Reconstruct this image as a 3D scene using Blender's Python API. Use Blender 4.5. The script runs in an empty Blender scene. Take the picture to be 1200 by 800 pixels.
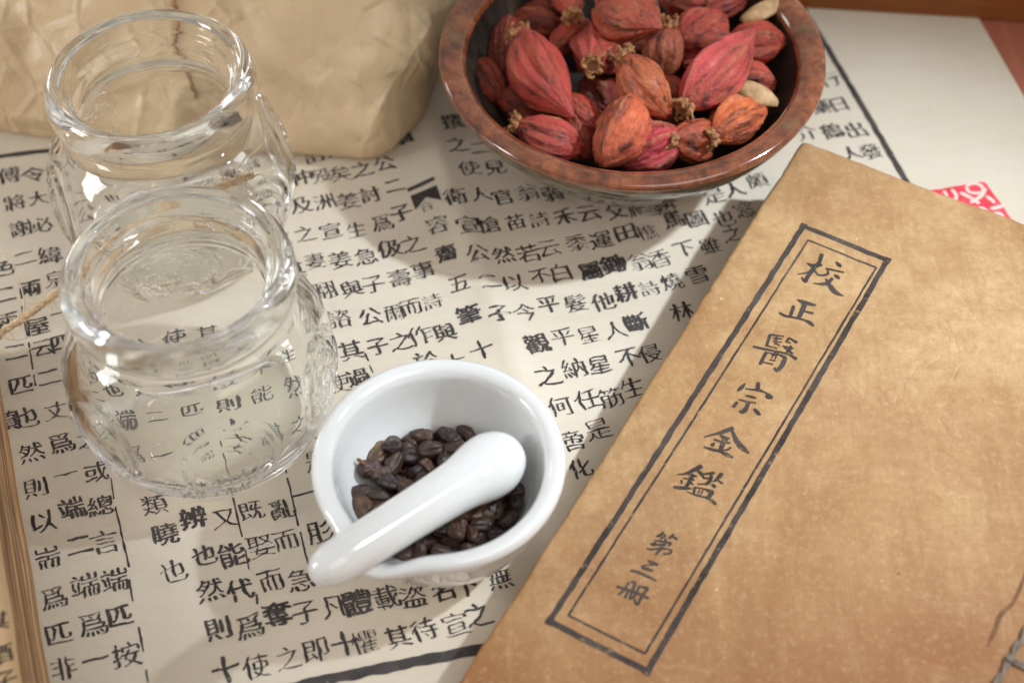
import bpy, bmesh, math, random
import numpy as np
from mathutils import Vector, Matrix, noise
random.seed(7)
rng = np.random.default_rng(7)
S = 0.01                      # everything below is written in centimetres
sc = bpy.context.scene
COL = sc.collection
R = math.radians

# ------------------------------------------------------------------ camera
FPX, PITCH, DIST, ROLL = 1770.0, R(51), 50.0, R(-0.35)
CAM = np.array([0, -DIST*math.cos(PITCH), DIST*math.sin(PITCH)])
FW = np.array([0, math.cos(PITCH), -math.sin(PITCH)])
RT = np.array([1.0, 0, 0]); UP = np.cross(RT, FW)
RT, UP = RT*math.cos(ROLL)+UP*math.sin(ROLL), -RT*math.sin(ROLL)+UP*math.cos(ROLL)
def at(u, v, z=0.0):
    """photo pixel -> point on the horizontal plane at height z (cm)"""
    d = FW*FPX+RT*(u-600)-UP*(v-400)
    return CAM+d*((z-CAM[2])/d[2])
def at_plane(u, v, p0, n):
    """photo pixel -> point on a tilted plane through p0 with normal n"""
    d = FW*FPX+RT*(u-600)-UP*(v-400)
    return CAM+d*(((np.array(p0)-CAM)@n)/(d@n))
def px_at(p):
    """photo pixels per cm at a point"""
    return FPX/float((np.array(p)-CAM)@FW)
cam = bpy.data.cameras.new('camera'); camo = bpy.data.objects.new('camera', cam); COL.objects.link(camo)
cam.sensor_width = 36; cam.lens = 36*FPX/1200; cam.clip_start = 0.01; cam.clip_end = 20
M = Matrix.Identity(4)
for i in range(3):
    M[i][0] = RT[i]; M[i][1] = UP[i]; M[i][2] = -FW[i]; M[i][3] = CAM[i]*S
camo.matrix_world = M
cam.dof.use_dof = True; cam.dof.focus_distance = 0.470; cam.dof.aperture_fstop = 8
sc.camera = camo

# ------------------------------------------------------------------ world, lamps, exposure
w = bpy.data.worlds.new('World'); sc.world = w; w.use_nodes = True
_wt = w.node_tree; _tc = _wt.nodes.new('ShaderNodeTexCoord'); _sx = _wt.nodes.new('ShaderNodeSeparateXYZ'); _rp = _wt.nodes.new('ShaderNodeValToRGB')
_wt.links.new(_tc.outputs['Generated'], _sx.inputs[0]); _wt.links.new(_sx.outputs[2], _rp.inputs[0]); _wt.links.new(_rp.outputs[0], _wt.nodes['Background'].inputs[0])
for _e, (_p, _c) in zip(list(_rp.color_ramp.elements)+[_rp.color_ramp.elements.new(.5)], ((0.0, (1.0, .90, .80, 1)), (0.85, (.50, .44, .39, 1)), (.45, (.70, .62, .55, 1)))):
    _e.position = _p; _e.color = _c
_wt.nodes['Background'].inputs[1].default_value = 0.51
def lamp(name, kind, loc, aim, energy, color, **kw):
    l = bpy.data.lights.new(name, kind); o = bpy.data.objects.new(name, l); COL.objects.link(o)
    o.location = Vector(loc)*S
    o.rotation_euler = (Vector(aim)-Vector(loc)).to_track_quat('-Z', 'Y').to_euler()
    l.energy = energy; l.color = color
    for k, v in kw.items(): setattr(l, k, v)
    return o
AIM = (8.6, -0.6, 0)
EL, AZ, KD = R(50), R(8), 95
KEY = (AIM[0]+KD*math.cos(EL)*math.cos(AZ), AIM[1]+KD*math.cos(EL)*math.sin(AZ), KD*math.sin(EL))
key = lamp('key_lamp', 'SPOT', KEY, AIM, 49, (0.80, 0.91, 1.0), spot_size=R(22.8), spot_blend=1.0, shadow_soft_size=0.022)
lamp('window_softbox', 'AREA', (-62, -12, 24), (-8, 2, 4), 1.7, (0.95, 0.98, 1.0), shape='RECTANGLE', size=0.15, size_y=0.24)
lamp('back_window', 'AREA', (-52, 40, 16), (-9, 0, 6), 0.8, (0.97, 0.99, 1.0), shape='RECTANGLE', size=0.12, size_y=0.26)
lamp('front_fill', 'AREA', (25, -28, 45), (5, 0, 2), 0.95, (1.0, 0.93, 0.84), shape='RECTANGLE', size=0.42, size_y=0.32)  # added fill lamp that lifts the shade; stands for no real source
sc.view_settings.view_transform = 'Standard'; sc.view_settings.look = 'None'
sc.view_settings.exposure = 0.0; sc.view_settings.gamma = 1.0
cy = sc.cycles
cy.max_bounces = 32; cy.transmission_bounces = 30; cy.glossy_bounces = 16; cy.diffuse_bounces = 4
cy.transparent_max_bounces = 16; cy.caustics_refractive = True; cy.caustics_reflective = True
cy.blur_glossy = 0.0; cy.sample_clamp_indirect = 0.0; cy.use_denoising = True
try: cy.denoiser = 'OPENIMAGEDENOISE'
except Exception: pass

# ------------------------------------------------------------------ helpers
def tag(o, label=None, cat=None, group=None, kind=None):
    for k, v in (('label', label), ('category', cat), ('group', group), ('kind', kind)):
        if v: o[k] = v
    return o
def empty(name, loc):
    o = bpy.data.objects.new(name, None); COL.objects.link(o); o.location = Vector(loc)*S
    o.empty_display_size = 0.01
    return o
def obj(name, verts, faces, mats, parent=None, base=None, smooth=True, mi=None, local=False):
    """verts in cm, world coordinates (or already local); origin at base or at the parent's"""
    v = np.asarray(verts, float).reshape(-1, 3)
    if local: off = np.zeros(3)
    elif parent is not None:
        p = parent; off = np.zeros(3)
        while p is not None: off += np.array(p.location)/S; p = p.parent
    else: off = np.zeros(3) if base is None else np.array(base, float)
    me = bpy.data.meshes.new(name)
    me.from_pydata(((v-off)*S).tolist(), [], [list(map(int, f)) for f in faces])
    for m in (mats if isinstance(mats, (list, tuple)) else [mats]): me.materials.append(m)
    if smooth: me.polygons.foreach_set('use_smooth', [True]*len(me.polygons))
    if mi is not None: me.polygons.foreach_set('material_index', mi)
    me.update()
    o = bpy.data.objects.new(name, me); COL.objects.link(o)
    if parent is not None: o.parent = parent
    elif base is not None and not local: o.location = Vector(base)*S
    return o
def copy_tree(o, parent=None):
    c = o.copy(); COL.objects.link(c)
    if parent is not None: c.parent = parent
    for ch in list(o.children): copy_tree(ch, c)
    return c
def catmull(P, n):
    P = np.asarray(P, float)
    if len(P) < 3:
        t = np.linspace(0, 1, n*(len(P)-1)+1)[:, None]; return P[0]*(1-t)+P[-1]*t
    Q = np.vstack([2*P[0]-P[1], P, 2*P[-1]-P[-2]]); out = []
    for i in range(1, len(Q)-2):
        a, b, c, d = Q[i-1], Q[i], Q[i+1], Q[i+2]
        for k in range(n):
            t = k/n
            out.append(.5*((2*b)+(c-a)*t+(2*a-5*b+4*c-d)*t*t+(3*b-a-3*c+d)*t**3))
    out.append(P[-1]); return np.array(out)
def lathe(prof, n, center, fn=None):
    """surface of revolution; profile points (r, z); r~0 ends become poles"""
    prof = np.asarray(prof, float); V = []; F = []; rings = []
    for i, (r, z) in enumerate(prof):
        if r < 1e-4: rings.append([len(V)]); V.append((0, 0, z)); continue
        rings.append(list(range(len(V), len(V)+n)))
        for k in range(n):
            a = 2*math.pi*k/n
            if fn: rr, zz = fn(r, z, a, i)
            else: rr, zz = r, z
            V.append((rr*math.cos(a), rr*math.sin(a), zz))
    for A, B in zip(rings[:-1], rings[1:]):
        if len(A) == 1 and len(B) == 1: continue
        for k in range(n):
            k2 = (k+1) % n
            if len(A) == 1: F.append((A[0], B[k2], B[k]))
            elif len(B) == 1: F.append((A[k], A[k2], B[0]))
            else: F.append((A[k], A[k2], B[k2], B[k]))
    return np.array(V)+np.array(center), F
def tube(P, rad, seg=8, twist=None):
    P = np.asarray(P, float); n = len(P); rad = np.broadcast_to(rad, (n,))
    T = np.gradient(P, axis=0); T /= np.linalg.norm(T, axis=1)[:, None]+1e-9
    up = np.array([0, 0, 1.0]) if abs(T[0][2]) < .9 else np.array([1.0, 0, 0])
    N = np.cross(up, T[0]); N /= np.linalg.norm(N); V = []; F = []
    for i in range(n):
        N = N-T[i]*(N@T[i]); N /= np.linalg.norm(N); B = np.cross(T[i], N)
        for k in range(seg):
            a = 2*math.pi*k/seg
            V.append(P[i]+rad[i]*(N*math.cos(a)+B*math.sin(a)))
    for i in range(n-1):
        for k in range(seg):
            k2 = (k+1) % seg
            F.append((i*seg+k, i*seg+k2, (i+1)*seg+k2, (i+1)*seg+k))
    F.append(tuple(range(seg))[::-1]); F.append(tuple((n-1)*seg+k for k in range(seg)))
    return np.array(V), F
class MB:
    def __init__(s): s.v = []; s.f = []; s.n = 0
    def add(s, v, f):
        v = np.asarray(v, float).reshape(-1, 3); s.v.append(v)
        s.f += [tuple(int(i)+s.n for i in q) for q in f]; s.n += len(v)
    def V(s): return np.vstack(s.v)
    def build(s, name, mats, **kw): return obj(name, s.V(), s.f, mats, **kw)
def nz(x, y, z=0.0, s=1.0): return noise.noise(Vector((x*s, y*s, z*s)))

# ------------------------------------------------------------------ materials
class NT:
    def __init__(s, name):
        s.m = bpy.data.materials.new(name); s.m.use_nodes = True; s.t = s.m.node_tree
        s.b = s.t.nodes['Principled BSDF']; s.co = s.t.nodes.new('ShaderNodeTexCoord').outputs['Object']
    def node(s, typ, ins=None, **kw):
        n = s.t.nodes.new(typ)
        for k, v in kw.items(): setattr(n, k, v)
        for k, v in (ins or {}).items(): s.put(n.inputs[k], v)
        return n
    def put(s, inp, v):
        if isinstance(v, bpy.types.NodeSocket): s.t.links.new(v, inp)
        elif isinstance(v, (tuple, list)) and len(v) == 3 and inp.type == 'RGBA': inp.default_value = (*v, 1)
        else: inp.default_value = v
    def noise(s, scale, detail=4, rough=.55, vec=None, dist=0.0):
        """scale in features per cm"""
        n = s.node('ShaderNodeTexNoise', {'Scale': scale/S, 'Detail': detail, 'Roughness': rough, 'Distortion': dist})
        s.put(n.inputs['Vector'], vec if vec is not None else s.co); return n.outputs['Fac']
    def mapped(s, scale=(1, 1, 1), rot=(0, 0, 0), vec=None):
        n = s.node('ShaderNodeMapping', {'Scale': scale, 'Rotation': rot})
        s.put(n.inputs['Vector'], vec if vec is not None else s.co); return n.outputs[0]
    def voro(s, scale, feature='F1', vec=None, out='Distance'):
        n = s.node('ShaderNodeTexVoronoi', {'Scale': scale/S}, feature=feature)
        s.put(n.inputs['Vector'], vec if vec is not None else s.co); return n.outputs[out]
    def ramp(s, fac, stops):
        n = s.node('ShaderNodeValToRGB'); s.put(n.inputs[0], fac); e = n.color_ramp.elements
        while len(e) < len(stops): e.new(.5)
        for k, (p, c) in enumerate(stops):
            e[k].position = p; e[k].color = (*c, 1) if len(c) == 3 else c
        return n.outputs[0]
    def fr(s, fac, a, b, lo=0.0, hi=1.0):
        n = s.node('ShaderNodeMapRange', {'Value': fac, 'From Min': a, 'From Max': b, 'To Min': lo, 'To Max': hi}); return n.outputs[0]
    def mix(s, fac, a, b, mode='MIX'):
        n = s.node('ShaderNodeMix', data_type='RGBA', blend_type=mode)
        s.put(n.inputs[0], fac); s.put(n.inputs[6], a); s.put(n.inputs[7], b); return n.outputs[2]
    def math(s, op, a, b=0.0):
        n = s.node('ShaderNodeMath', operation=op); s.put(n.inputs[0], a); s.put(n.inputs[1], b); return n.outputs[0]
    def bump(s, h, strength=.3, dist=0.02, normal=None):
        n = s.node('ShaderNodeBump', {'Height': h, 'Strength': strength, 'Distance': dist*S})
        if normal is not None: s.put(n.inputs['Normal'], normal)
        s.put(s.b.inputs['Normal'], n.outputs[0]); return n.outputs[0]
    def set(s, **kw):
        for k, v in kw.items(): s.put(s.b.inputs[k.replace('_', ' ')], v)
        return s.m

def m_paper():
    t = NT('sheet_paper')
    c = t.ramp(t.noise(.12, 5), [(.3, (.575, .495, .385)), (.7, (.675, .595, .48))])
    fib = t.noise(2.2, 6, .7, t.mapped((1, .18, 1), (0, 0, R(17))))
    fib2 = t.noise(2.2, 6, .7, t.mapped((.18, 1, 1), (0, 0, R(12))))
    c = t.mix(t.fr(fib, .35, .7, 0, .22), c, (.57, .51, .42)); c = t.mix(t.fr(fib2, .4, .75, 0, .18), c, (.78, .74, .66))
    spots = t.fr(t.noise(1.3, 3, .5), .70, .78, 0, .35)
    c = t.mix(spots, c, (.52, .40, .27))
    t.bump(t.math('ADD', fib, fib2), .25, .012)
    return t.set(Base_Color=c, Roughness=.8, Specular_IOR_Level=.25)
def m_ink(name, under, col=(.028, .024, .024), wear=.62, amount=.8):
    t = NT(name)
    k = t.fr(t.noise(4.5, 6, .8), wear, wear+.08, 0, amount)
    tone = t.mix(t.fr(t.noise(.8, 3), .3, .75), col, tuple(c*2.4+.012 for c in col))
    return t.set(Base_Color=t.mix(k, tone, under), Roughness=.75, Specular_IOR_Level=.2)
def m_glass(name, stipple=False):
    t = NT(name)
    if stipple:
        v = t.voro(4.6, 'F1'); t.bump(t.fr(v, .1, .5, 1, 0), .8, .035)
    else:
        t.bump(t.noise(.35, 2, .4), .10, .10)
    return t.set(Base_Color=(.978, .990, .983), Roughness=.0, IOR=1.46, Transmission_Weight=1.0)
def m_porcelain(name, col):
    t = NT(name); t.bump(t.noise(.5, 2), .06, .08)
    return t.set(Base_Color=t.mix(t.fr(t.noise(.25, 3), .35, .7, 0, .25), col, tuple(c*.96 for c in col)), Roughness=.10,
                 IOR=1.5, Coat_Weight=.4, Coat_Roughness=.03, Subsurface_Weight=.15, Subsurface_Radius=(.004, .004, .0035), Subsurface_Scale=.5)
def m_kraft_book():
    t = NT('aged_kraft_cover')
    c = t.ramp(t.noise(.11, 6, .62, None, .6), [(.30, (.285, .145, .055)), (.46, (.415, .240, .102)), (.64, (.54, .355, .175))])
    # cover turns browner towards its lower part, broken up by noise (object coords, metres)
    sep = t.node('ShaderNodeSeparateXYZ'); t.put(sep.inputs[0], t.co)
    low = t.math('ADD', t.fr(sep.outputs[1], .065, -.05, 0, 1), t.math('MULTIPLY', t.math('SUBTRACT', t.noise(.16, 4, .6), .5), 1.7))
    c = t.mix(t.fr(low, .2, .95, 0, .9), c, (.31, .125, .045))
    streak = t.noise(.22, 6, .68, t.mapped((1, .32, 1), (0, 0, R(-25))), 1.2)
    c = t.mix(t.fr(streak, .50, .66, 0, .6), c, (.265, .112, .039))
    c = t.mix(t.fr(t.noise(.30, 5, .6, None, .8), .54, .74, 0, .38), c, (.62, .425, .225))
    c = t.mix(t.fr(t.noise(1.1, 6, .75), .44, .68, 0, .42), c, (.29, .14, .055)); c = t.mix(t.fr(t.noise(.28, 5, .6, None, 1.0), .52, .66, 0, .45), c, (.33, .165, .066))
    c = t.mix(t.fr(t.noise(3.4, 7, .82), .46, .64, 0, .42), c, (.30, .15, .06)); c = t.mix(t.fr(t.noise(4.6, 7, .82), .52, .68, 0, .38), c, (.68, .48, .27))
    c = t.mix(t.fr(t.voro(.6), .022, .036, .7, 0), c, (.14, .07, .03))
    c = t.mix(t.fr(t.voro(.62, 'F1', t.mapped((1, 1, 1), (0, 0, 1))), .02, .04, .45, 0), c, (.74, .60, .42))
    fa = t.noise(2.4, 5, .7, t.mapped((1, .10, 1), (0, 0, R(20)))); fb = t.noise(2.4, 5, .7, t.mapped((.10, 1, 1), (0, 0, R(35)))); fc = t.noise(2.4, 5, .7, t.mapped((1, .10, 1), (0, 0, R(-50))))
    for q in (fa, fb, fc): c = t.mix(t.fr(q, .58, .72, 0, .14), c, (.64, .44, .24)); c = t.mix(t.fr(q, .42, .30, 0, .22), c, (.26, .12, .045))
    wr = t.math('ABSOLUTE', t.math('SUBTRACT', t.noise(.35, 3, .5, None, .8), .5))
    h = t.math('ADD', t.math('ADD', t.noise(2.6, 7, .75), fa), t.math('MULTIPLY', t.fr(wr, 0, .03, 0, 1), t.fr(t.noise(.15, 3), .5, .62, 0, .75)))
    t.bump(h, .5, .035)
    return t.set(Base_Color=c, Roughness=.62, Specular_IOR_Level=.35)
def m_pages(name, a, b, dark):
    t = NT(name)
    sep = t.node('ShaderNodeSeparateXYZ'); t.put(sep.inputs[0], t.co)
    wob = t.math('MULTIPLY', t.math('SUBTRACT', t.noise(.12, 2), .5), .0012)
    z = t.math('ADD', sep.outputs[2], wob)
    v = t.node('ShaderNodeCombineXYZ', {'Z': z}).outputs[0]
    n1 = t.noise(2.6, 2, .5, v); n2 = t.noise(11, 2, .6, v); n3 = t.noise(26, 1, .5, v)
    c = t.ramp(n1, [(.34, b), (.5, a), (.68, tuple(x*.8 for x in b))])
    c = t.mix(t.fr(n2, .46, .58, 0, .85), c, dark); c = t.mix(t.fr(n3, .5, .62, 0, .6), c, dark)
    c = t.mix(t.fr(t.noise(1.0, 4, .6), .5, .75, 0, .35), c, tuple(x*.5 for x in b))
    t.bump(t.math('ADD', n2, n3), .8, .05)
    return t.set(Base_Color=c, Roughness=.8)
def m_bag():
    t = NT('kraft_bag_paper')
    c = t.ramp(t.noise(.10, 5), [(.3, (.56, .405, .24)), (.7, (.66, .495, .315))])
    c = t.mix(t.fr(t.noise(1.6, 5, .7, t.mapped((1, 1, .25))), .42, .7, 0, .25), c, (.44, .32, .18))
    r1 = t.fr(t.voro(.30, 'DISTANCE_TO_EDGE', t.mapped((1, 1, .7), (0, .3, .4))), 0, .12, 1, 0); r2 = t.fr(t.voro(.62, 'DISTANCE_TO_EDGE', t.mapped((1, 1, .6), (.5, 0, 0))), 0, .10, 1, 0)
    dis = t.noise(.5, 3, .6)
    h = t.math('ADD', t.math('MULTIPLY', r1, t.fr(dis, .4, .6)), t.math('MULTIPLY', t.math('MULTIPLY', r2, .6), t.fr(dis, .62, .42)))
    h = t.math('ADD', h, t.math('MULTIPLY', t.noise(.7, 4, .55), 1.3))
    t.bump(h, .7, .15)
    return t.set(Base_Color=c, Roughness=.45, Specular_IOR_Level=.5)
def m_wood(name, dark, light, scale=(.08, 1, 1), rough=.4):
    t = NT(name)
    n = t.noise(.9, 6, .65, t.mapped(scale), .8)
    c = t.ramp(n, [(.3, dark), (.7, light)]); t.bump(n, .1, .03)
    return t.set(Base_Color=c, Roughness=rough)
def m_glaze_rim():
    t = NT('copper_glaze')
    c = t.ramp(t.noise(.9, 6, .7), [(.32, (.045, .014, .007)), (.46, (.17, .046, .016)), (.62, (.30, .093, .034)), (.78, (.43, .19, .08))])
    c = t.mix(t.fr(t.noise(3.0, 5, .75), .50, .66, 0, .8), c, (.055, .022, .02)); c = t.mix(t.fr(t.noise(.35, 3, .5), .5, .7, 0, .5), c, (.13, .035, .015)); c = t.mix(t.fr(t.noise(.6, 4, .6), .58, .72, 0, .5), c, (.17, .13, .055))
    t.bump(t.noise(1.2, 3), .12, .05)
    return t.set(Base_Color=c, Roughness=.14, Coat_Weight=.9, Coat_Roughness=.05)
def m_glaze_body():
    t = NT('green_brown_glaze')
    sep = t.node('ShaderNodeSeparateXYZ'); t.put(sep.inputs[0], t.co)
    z = t.math('ADD', sep.outputs[2], t.math('MULTIPLY', t.math('SUBTRACT', t.noise(.8, 4), .5), .008))
    c = t.ramp(t.fr(z, .008, .043), [(.0, (.15, .05, .02)), (.25, (.10, .045, .022)), (.42, (.045, .040, .022)), (.85, (.072, .064, .034)), (1, (.20, .085, .03))])
    c = t.mix(t.fr(t.noise(1.2, 6, .7), .5, .72, 0, .6), c, (.04, .035, .028))
    return t.set(Base_Color=c, Roughness=.16, Coat_Weight=.4)
def m_glaze_inner():
    t = NT('dark_inner_glaze')
    ang = t.mapped((1, 1, .12))
    c = t.ramp(t.noise(1.0, 6, .7, ang), [(.35, (.012, .009, .008)), (.6, (.045, .032, .024)), (.8, (.12, .09, .06))])
    return t.set(Base_Color=c, Roughness=.55, Specular_IOR_Level=.2)
def tint(t):
    return t.node('ShaderNodeObjectInfo').outputs['Color']
def m_pod():
    t = NT('dried_pod_skin')
    base = tint(t)
    rdg = t.node('ShaderNodeAttribute', attribute_name='ridge').outputs['Fac']
    lon = t.mapped((1, 1, .22))
    c = t.mix(t.fr(t.noise(.9, 5, .65), .36, .66, 0, .85), base, (.30, .030, .018))
    c = t.mix(t.fr(t.noise(1.5, 4, .65, lon), .52, .72, 0, .75), c, (.36, .095, .032))
    c = t.mix(t.fr(t.noise(.5, 3, .5), .56, .70, 0, .55), c, (.72, .20, .15))
    c = t.mix(t.math('MULTIPLY', t.fr(rdg, .35, .9, 0, .85), t.fr(t.noise(1.6, 3), .35, .6)), c, (.50, .20, .075))
    c = t.mix(t.fr(t.noise(2.6, 6, .75, t.mapped((1, 1, .14))), .54, .62, 0, .85), c, (.06, .013, .010))
    c = t.mix(t.fr(t.noise(3.5, 5, .7), .62, .72, 0, .5), c, (.52, .27, .16))
    t.bump(t.math('ADD', t.noise(2.4, 7, .75, lon), t.math('MULTIPLY', t.noise(6, 4, .65), .5)), 1.0, .18)
    return t.set(Base_Color=c, Roughness=.40, Specular_IOR_Level=.5, Coat_Weight=.10, Coat_Roughness=.3)
def m_husk():
    t = NT('tan_husk')
    c = t.ramp(t.noise(1.5, 5, .65), [(.3, (.24, .12, .045)), (.65, (.55, .36, .18))])
    t.bump(t.noise(2.5, 5), .5, .05)
    return t.set(Base_Color=c, Roughness=.7)
def m_calyx():
    t = NT('dried_calyx')
    c = t.ramp(t.noise(3, 5, .7), [(.3, (.08, .03, .012)), (.5, (.32, .13, .045)), (.72, (.54, .31, .13))])
    return t.set(Base_Color=c, Roughness=.75)
def m_seed():
    t = NT('dried_seed_skin')
    base = tint(t); rdg = t.node('ShaderNodeAttribute', attribute_name='ridge').outputs['Fac']
    c = t.mix(t.fr(t.noise(3, 5, .7), .40, .68, 0, .8), base, (.016, .009, .008))
    c = t.mix(t.math('MULTIPLY', t.fr(rdg, .6, 1, 0, .5), t.fr(t.noise(2.5, 3), .4, .65)), c, (.13, .07, .042))
    c = t.mix(t.fr(t.noise(6, 4, .7), .60, .74, 0, .45), c, (.17, .10, .065))
    t.bump(t.noise(6, 5, .7), .6, .05)
    return t.set(Base_Color=c, Roughness=.42, Specular_IOR_Level=.5)
def m_plain(name, col, rough=.7, sc_=2.0, var=.25, bump=.3):
    t = NT(name); n = t.noise(sc_, 5, .65)
    c = t.mix(t.fr(n, .3, .7), tuple(x*(1-var) for x in col), tuple(min(1, x*(1+var)) for x in col))
    t.bump(n, bump, .03)
    return t.set(Base_Color=c, Roughness=rough)

PAPER = m_paper()
INK = m_ink('print_ink', (.60, .53, .43), (.032, .027, .026), .61)
INK_BOOK = m_ink('title_ink', (.42, .26, .13), (.034, .026, .023), .575, .75)
SEALRED = m_ink('seal_red', (.72, .55, .47), (.52, .035, .055), .60, .55)
SEALPALE = m_plain('seal_relief', (.70, .56, .49), .8, 3, .06, .05)
GLASS, GLASS_DOT = m_glass('clear_glass'), m_glass('stippled_glass', True)
WHITE = m_porcelain('white_porcelain', (.755, .76, .755)); WHITE2 = m_porcelain('pestle_porcelain', (.75, .755, .75))
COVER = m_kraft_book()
PAGES = m_pages('cream_page_edges', (.62, .45, .26), (.46, .29, .14), (.16, .08, .035))
PAGES2 = m_pages('brown_page_edges', (.66, .42, .22), (.46, .24, .105), (.06, .026, .014))
OLDPAGE = m_plain('old_page', (.62, .43, .235), .8, .5, .12, .1)
BAG = m_bag(); TABLE = m_wood('mahogany_table', (.33, .098, .058), (.42, .14, .085), (1, .06, 1), .42)
RAIL = m_wood('brown_rail_wood', (.17, .046, .007), (.28, .082, .014), (.06, 1, 1), .45)
RIM, BODY, INNER = m_glaze_rim(), m_glaze_body(), m_glaze_inner()
POD, HUSK, CALYX, SEED = m_pod(), m_husk(), m_calyx(), m_seed()
JUTE = m_plain('jute_fibre', (.60, .44, .27), .85, 5, .35, .8); FIBRE = m_plain('loose_fibre', (.74, .60, .42), .7, 2, .15, 0)
STITCH = m_plain('grey_thread', (.20, .16, .125), .8, 6, .5, .8)
CORD = m_plain('reddish_cord', (.36, .19, .11), .8, 3, .3, .5)
CREASE = m_plain('crease_mark', (.19, .085, .035), .8, 4, .3, .3)

# ------------------------------------------------------------------ the setting
def quadgrid(nx, ny, fn):
    V = [fn(i/nx, j/ny) for j in range(ny+1) for i in range(nx+1)]
    F = [(j*(nx+1)+i, j*(nx+1)+i+1, (j+1)*(nx+1)+i+1, (j+1)*(nx+1)+i) for j in range(ny) for i in range(nx)]
    return np.array(V), F
v, f = quadgrid(8, 8, lambda a, b: (-70+140*a, -50+120*b, -.02))
tag(obj('table', v, f, TABLE, base=(0, 0, -.02)), kind='structure')

# ------------------------------------------------------------------ printed sheet
TH = R(12)
RX = np.array([math.cos(TH), math.sin(TH)]); RY = np.array([-math.sin(TH), math.cos(TH)])
F0, F1 = at(500, 150)[:2], at(610, 450)[:2]
FD = (F1-F0)/np.linalg.norm(F1-F0); FN = np.array([-FD[1], FD[0]])
def zp(x, y):
    """height of the printed sheet (cm)"""
    p = np.array([x, y]); d = float((p-F0)@FN)
    fade = min(1, max(0, (math.hypot(x+2.1, y+7.1)-2.6)/2.5))*min(1, max(0, (math.hypot(x-4.2, y-9.3)-3.2)/2))
    fade *= min(1, max(0, (math.hypot(x+9.4, y+3.1)-3.2)/2))*min(1, max(0, (math.hypot(x+11.4, y-5)-3.2)/2))
    ridge = .30*math.exp(-abs(d)/.8)
    wave = .03*(nz(x, y, 1.7, .16)+1)
    return .02+(ridge+wave)*fade
E0 = at(1200, 110)[:2]; E1 = at(1150, 25)[:2]
def sheet_pt(a, b):
    y = -30+62*b
    edge = E0+(E1-E0)*((y*math.cos(TH)-E0[1]+2)/(E1[1]-E0[1]))
    q = RX*0+RY*y; xr = float((edge-q)@RX)
    p = RX*(-42+(xr+42)*a)+RY*y
    return (p[0], p[1], zp(*p))
v, f = quadgrid(230, 230, sheet_pt)
sheet = obj('printed_sheet', v, f, PAPER, base=(0, 0, 0))
tag(sheet, 'large beige sheet of old printed Chinese text lying under all the other things', 'printed paper')

# ---- lettering: glyph outlines roughened into brush-like print
_cache = {}
def glyph(ch):
    if ch in _cache: return _cache[ch]
    c = bpy.data.curves.new('glyph', 'FONT'); c.body = ch; c.size = 1; c.resolution_u = 3
    o = bpy.data.objects.new('glyph', c); COL.objects.link(o)
    dg = bpy.context.evaluated_depsgraph_get(); me = bpy.data.meshes.new_from_object(o.evaluated_get(dg))
    bm = bmesh.new(); bm.from_mesh(me); bmesh.ops.remove_doubles(bm, verts=bm.verts, dist=1e-5)
    for _ in range(2):
        long = [e for e in bm.edges if e.is_boundary and e.calc_length() > .11]
        if long: bmesh.ops.subdivide_edges(bm, edges=long, cuts=1)
    bmesh.ops.triangulate(bm, faces=bm.faces)
    bm.verts.index_update()
    V = np.array([v.co[:] for v in bm.verts]) if len(bm.verts) else np.zeros((0, 3))
    N = np.zeros((len(V), 2))
    for e in bm.edges:
        if len(e.link_faces) == 1:
            a, b = e.verts; fc = e.link_faces[0].calc_center_median()
            d = b.co-a.co; n = np.array([d.y, -d.x]); mid = (a.co+b.co)/2
            if n@np.array([fc.x-mid.x, fc.y-mid.y]) > 0: n = -n
            N[a.index] += n; N[b.index] += n
    L = np.linalg.norm(N, axis=1)[:, None]; N = N/np.where(L > 0, L, 1)
    F = [[v.index for v in fc.verts] for fc in bm.faces]
    bm.free(); bpy.data.objects.remove(o); bpy.data.curves.remove(c); bpy.data.meshes.remove(me)
    if len(V):
        cx = (V[:, 0].min()+V[:, 0].max())/2; cyy = (V[:, 1].min()+V[:, 1].max())/2
        V = V[:, :2]-np.array([cx, cyy])
    _cache[ch] = (V, N, F); return _cache[ch]
def place_glyph(mb, ch, p, size, ex, ey, zfn, weight=0.0, rough=.042, lift=.012):
    V, N, F = glyph(ch)
    if not len(V): return
    s1, s2 = rng.uniform(-99, 99, 2)
    W = V.copy()
    hor = np.abs(N[:, 1:2])
    W = W+N*(weight+.019-.034*hor)
    for i in range(len(W)):
        x, y = V[i]
        q = Vector((x*3.1+s1, y*3.1+s2, 0)); g = noise.noise_vector(q)
        q2 = Vector((x*9+s2, y*9+s1, 3)); g2 = noise.noise_vector(q2)
        W[i] += np.array([g.x, g.y])*rough*1.5+np.array([g2.x, g2.y])*rough*.8
    # slight brush lean: rising to the right
    W[:, 1] += W[:, 0]*.10+.10*W[:, 0]**2*0
    P = np.array(p)[:2]+size*(W[:, :1]*ex+W[:, 1:2]*ey)
    mb.add([(a, b, zfn(a, b)+lift) for a, b in P], F)
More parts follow.
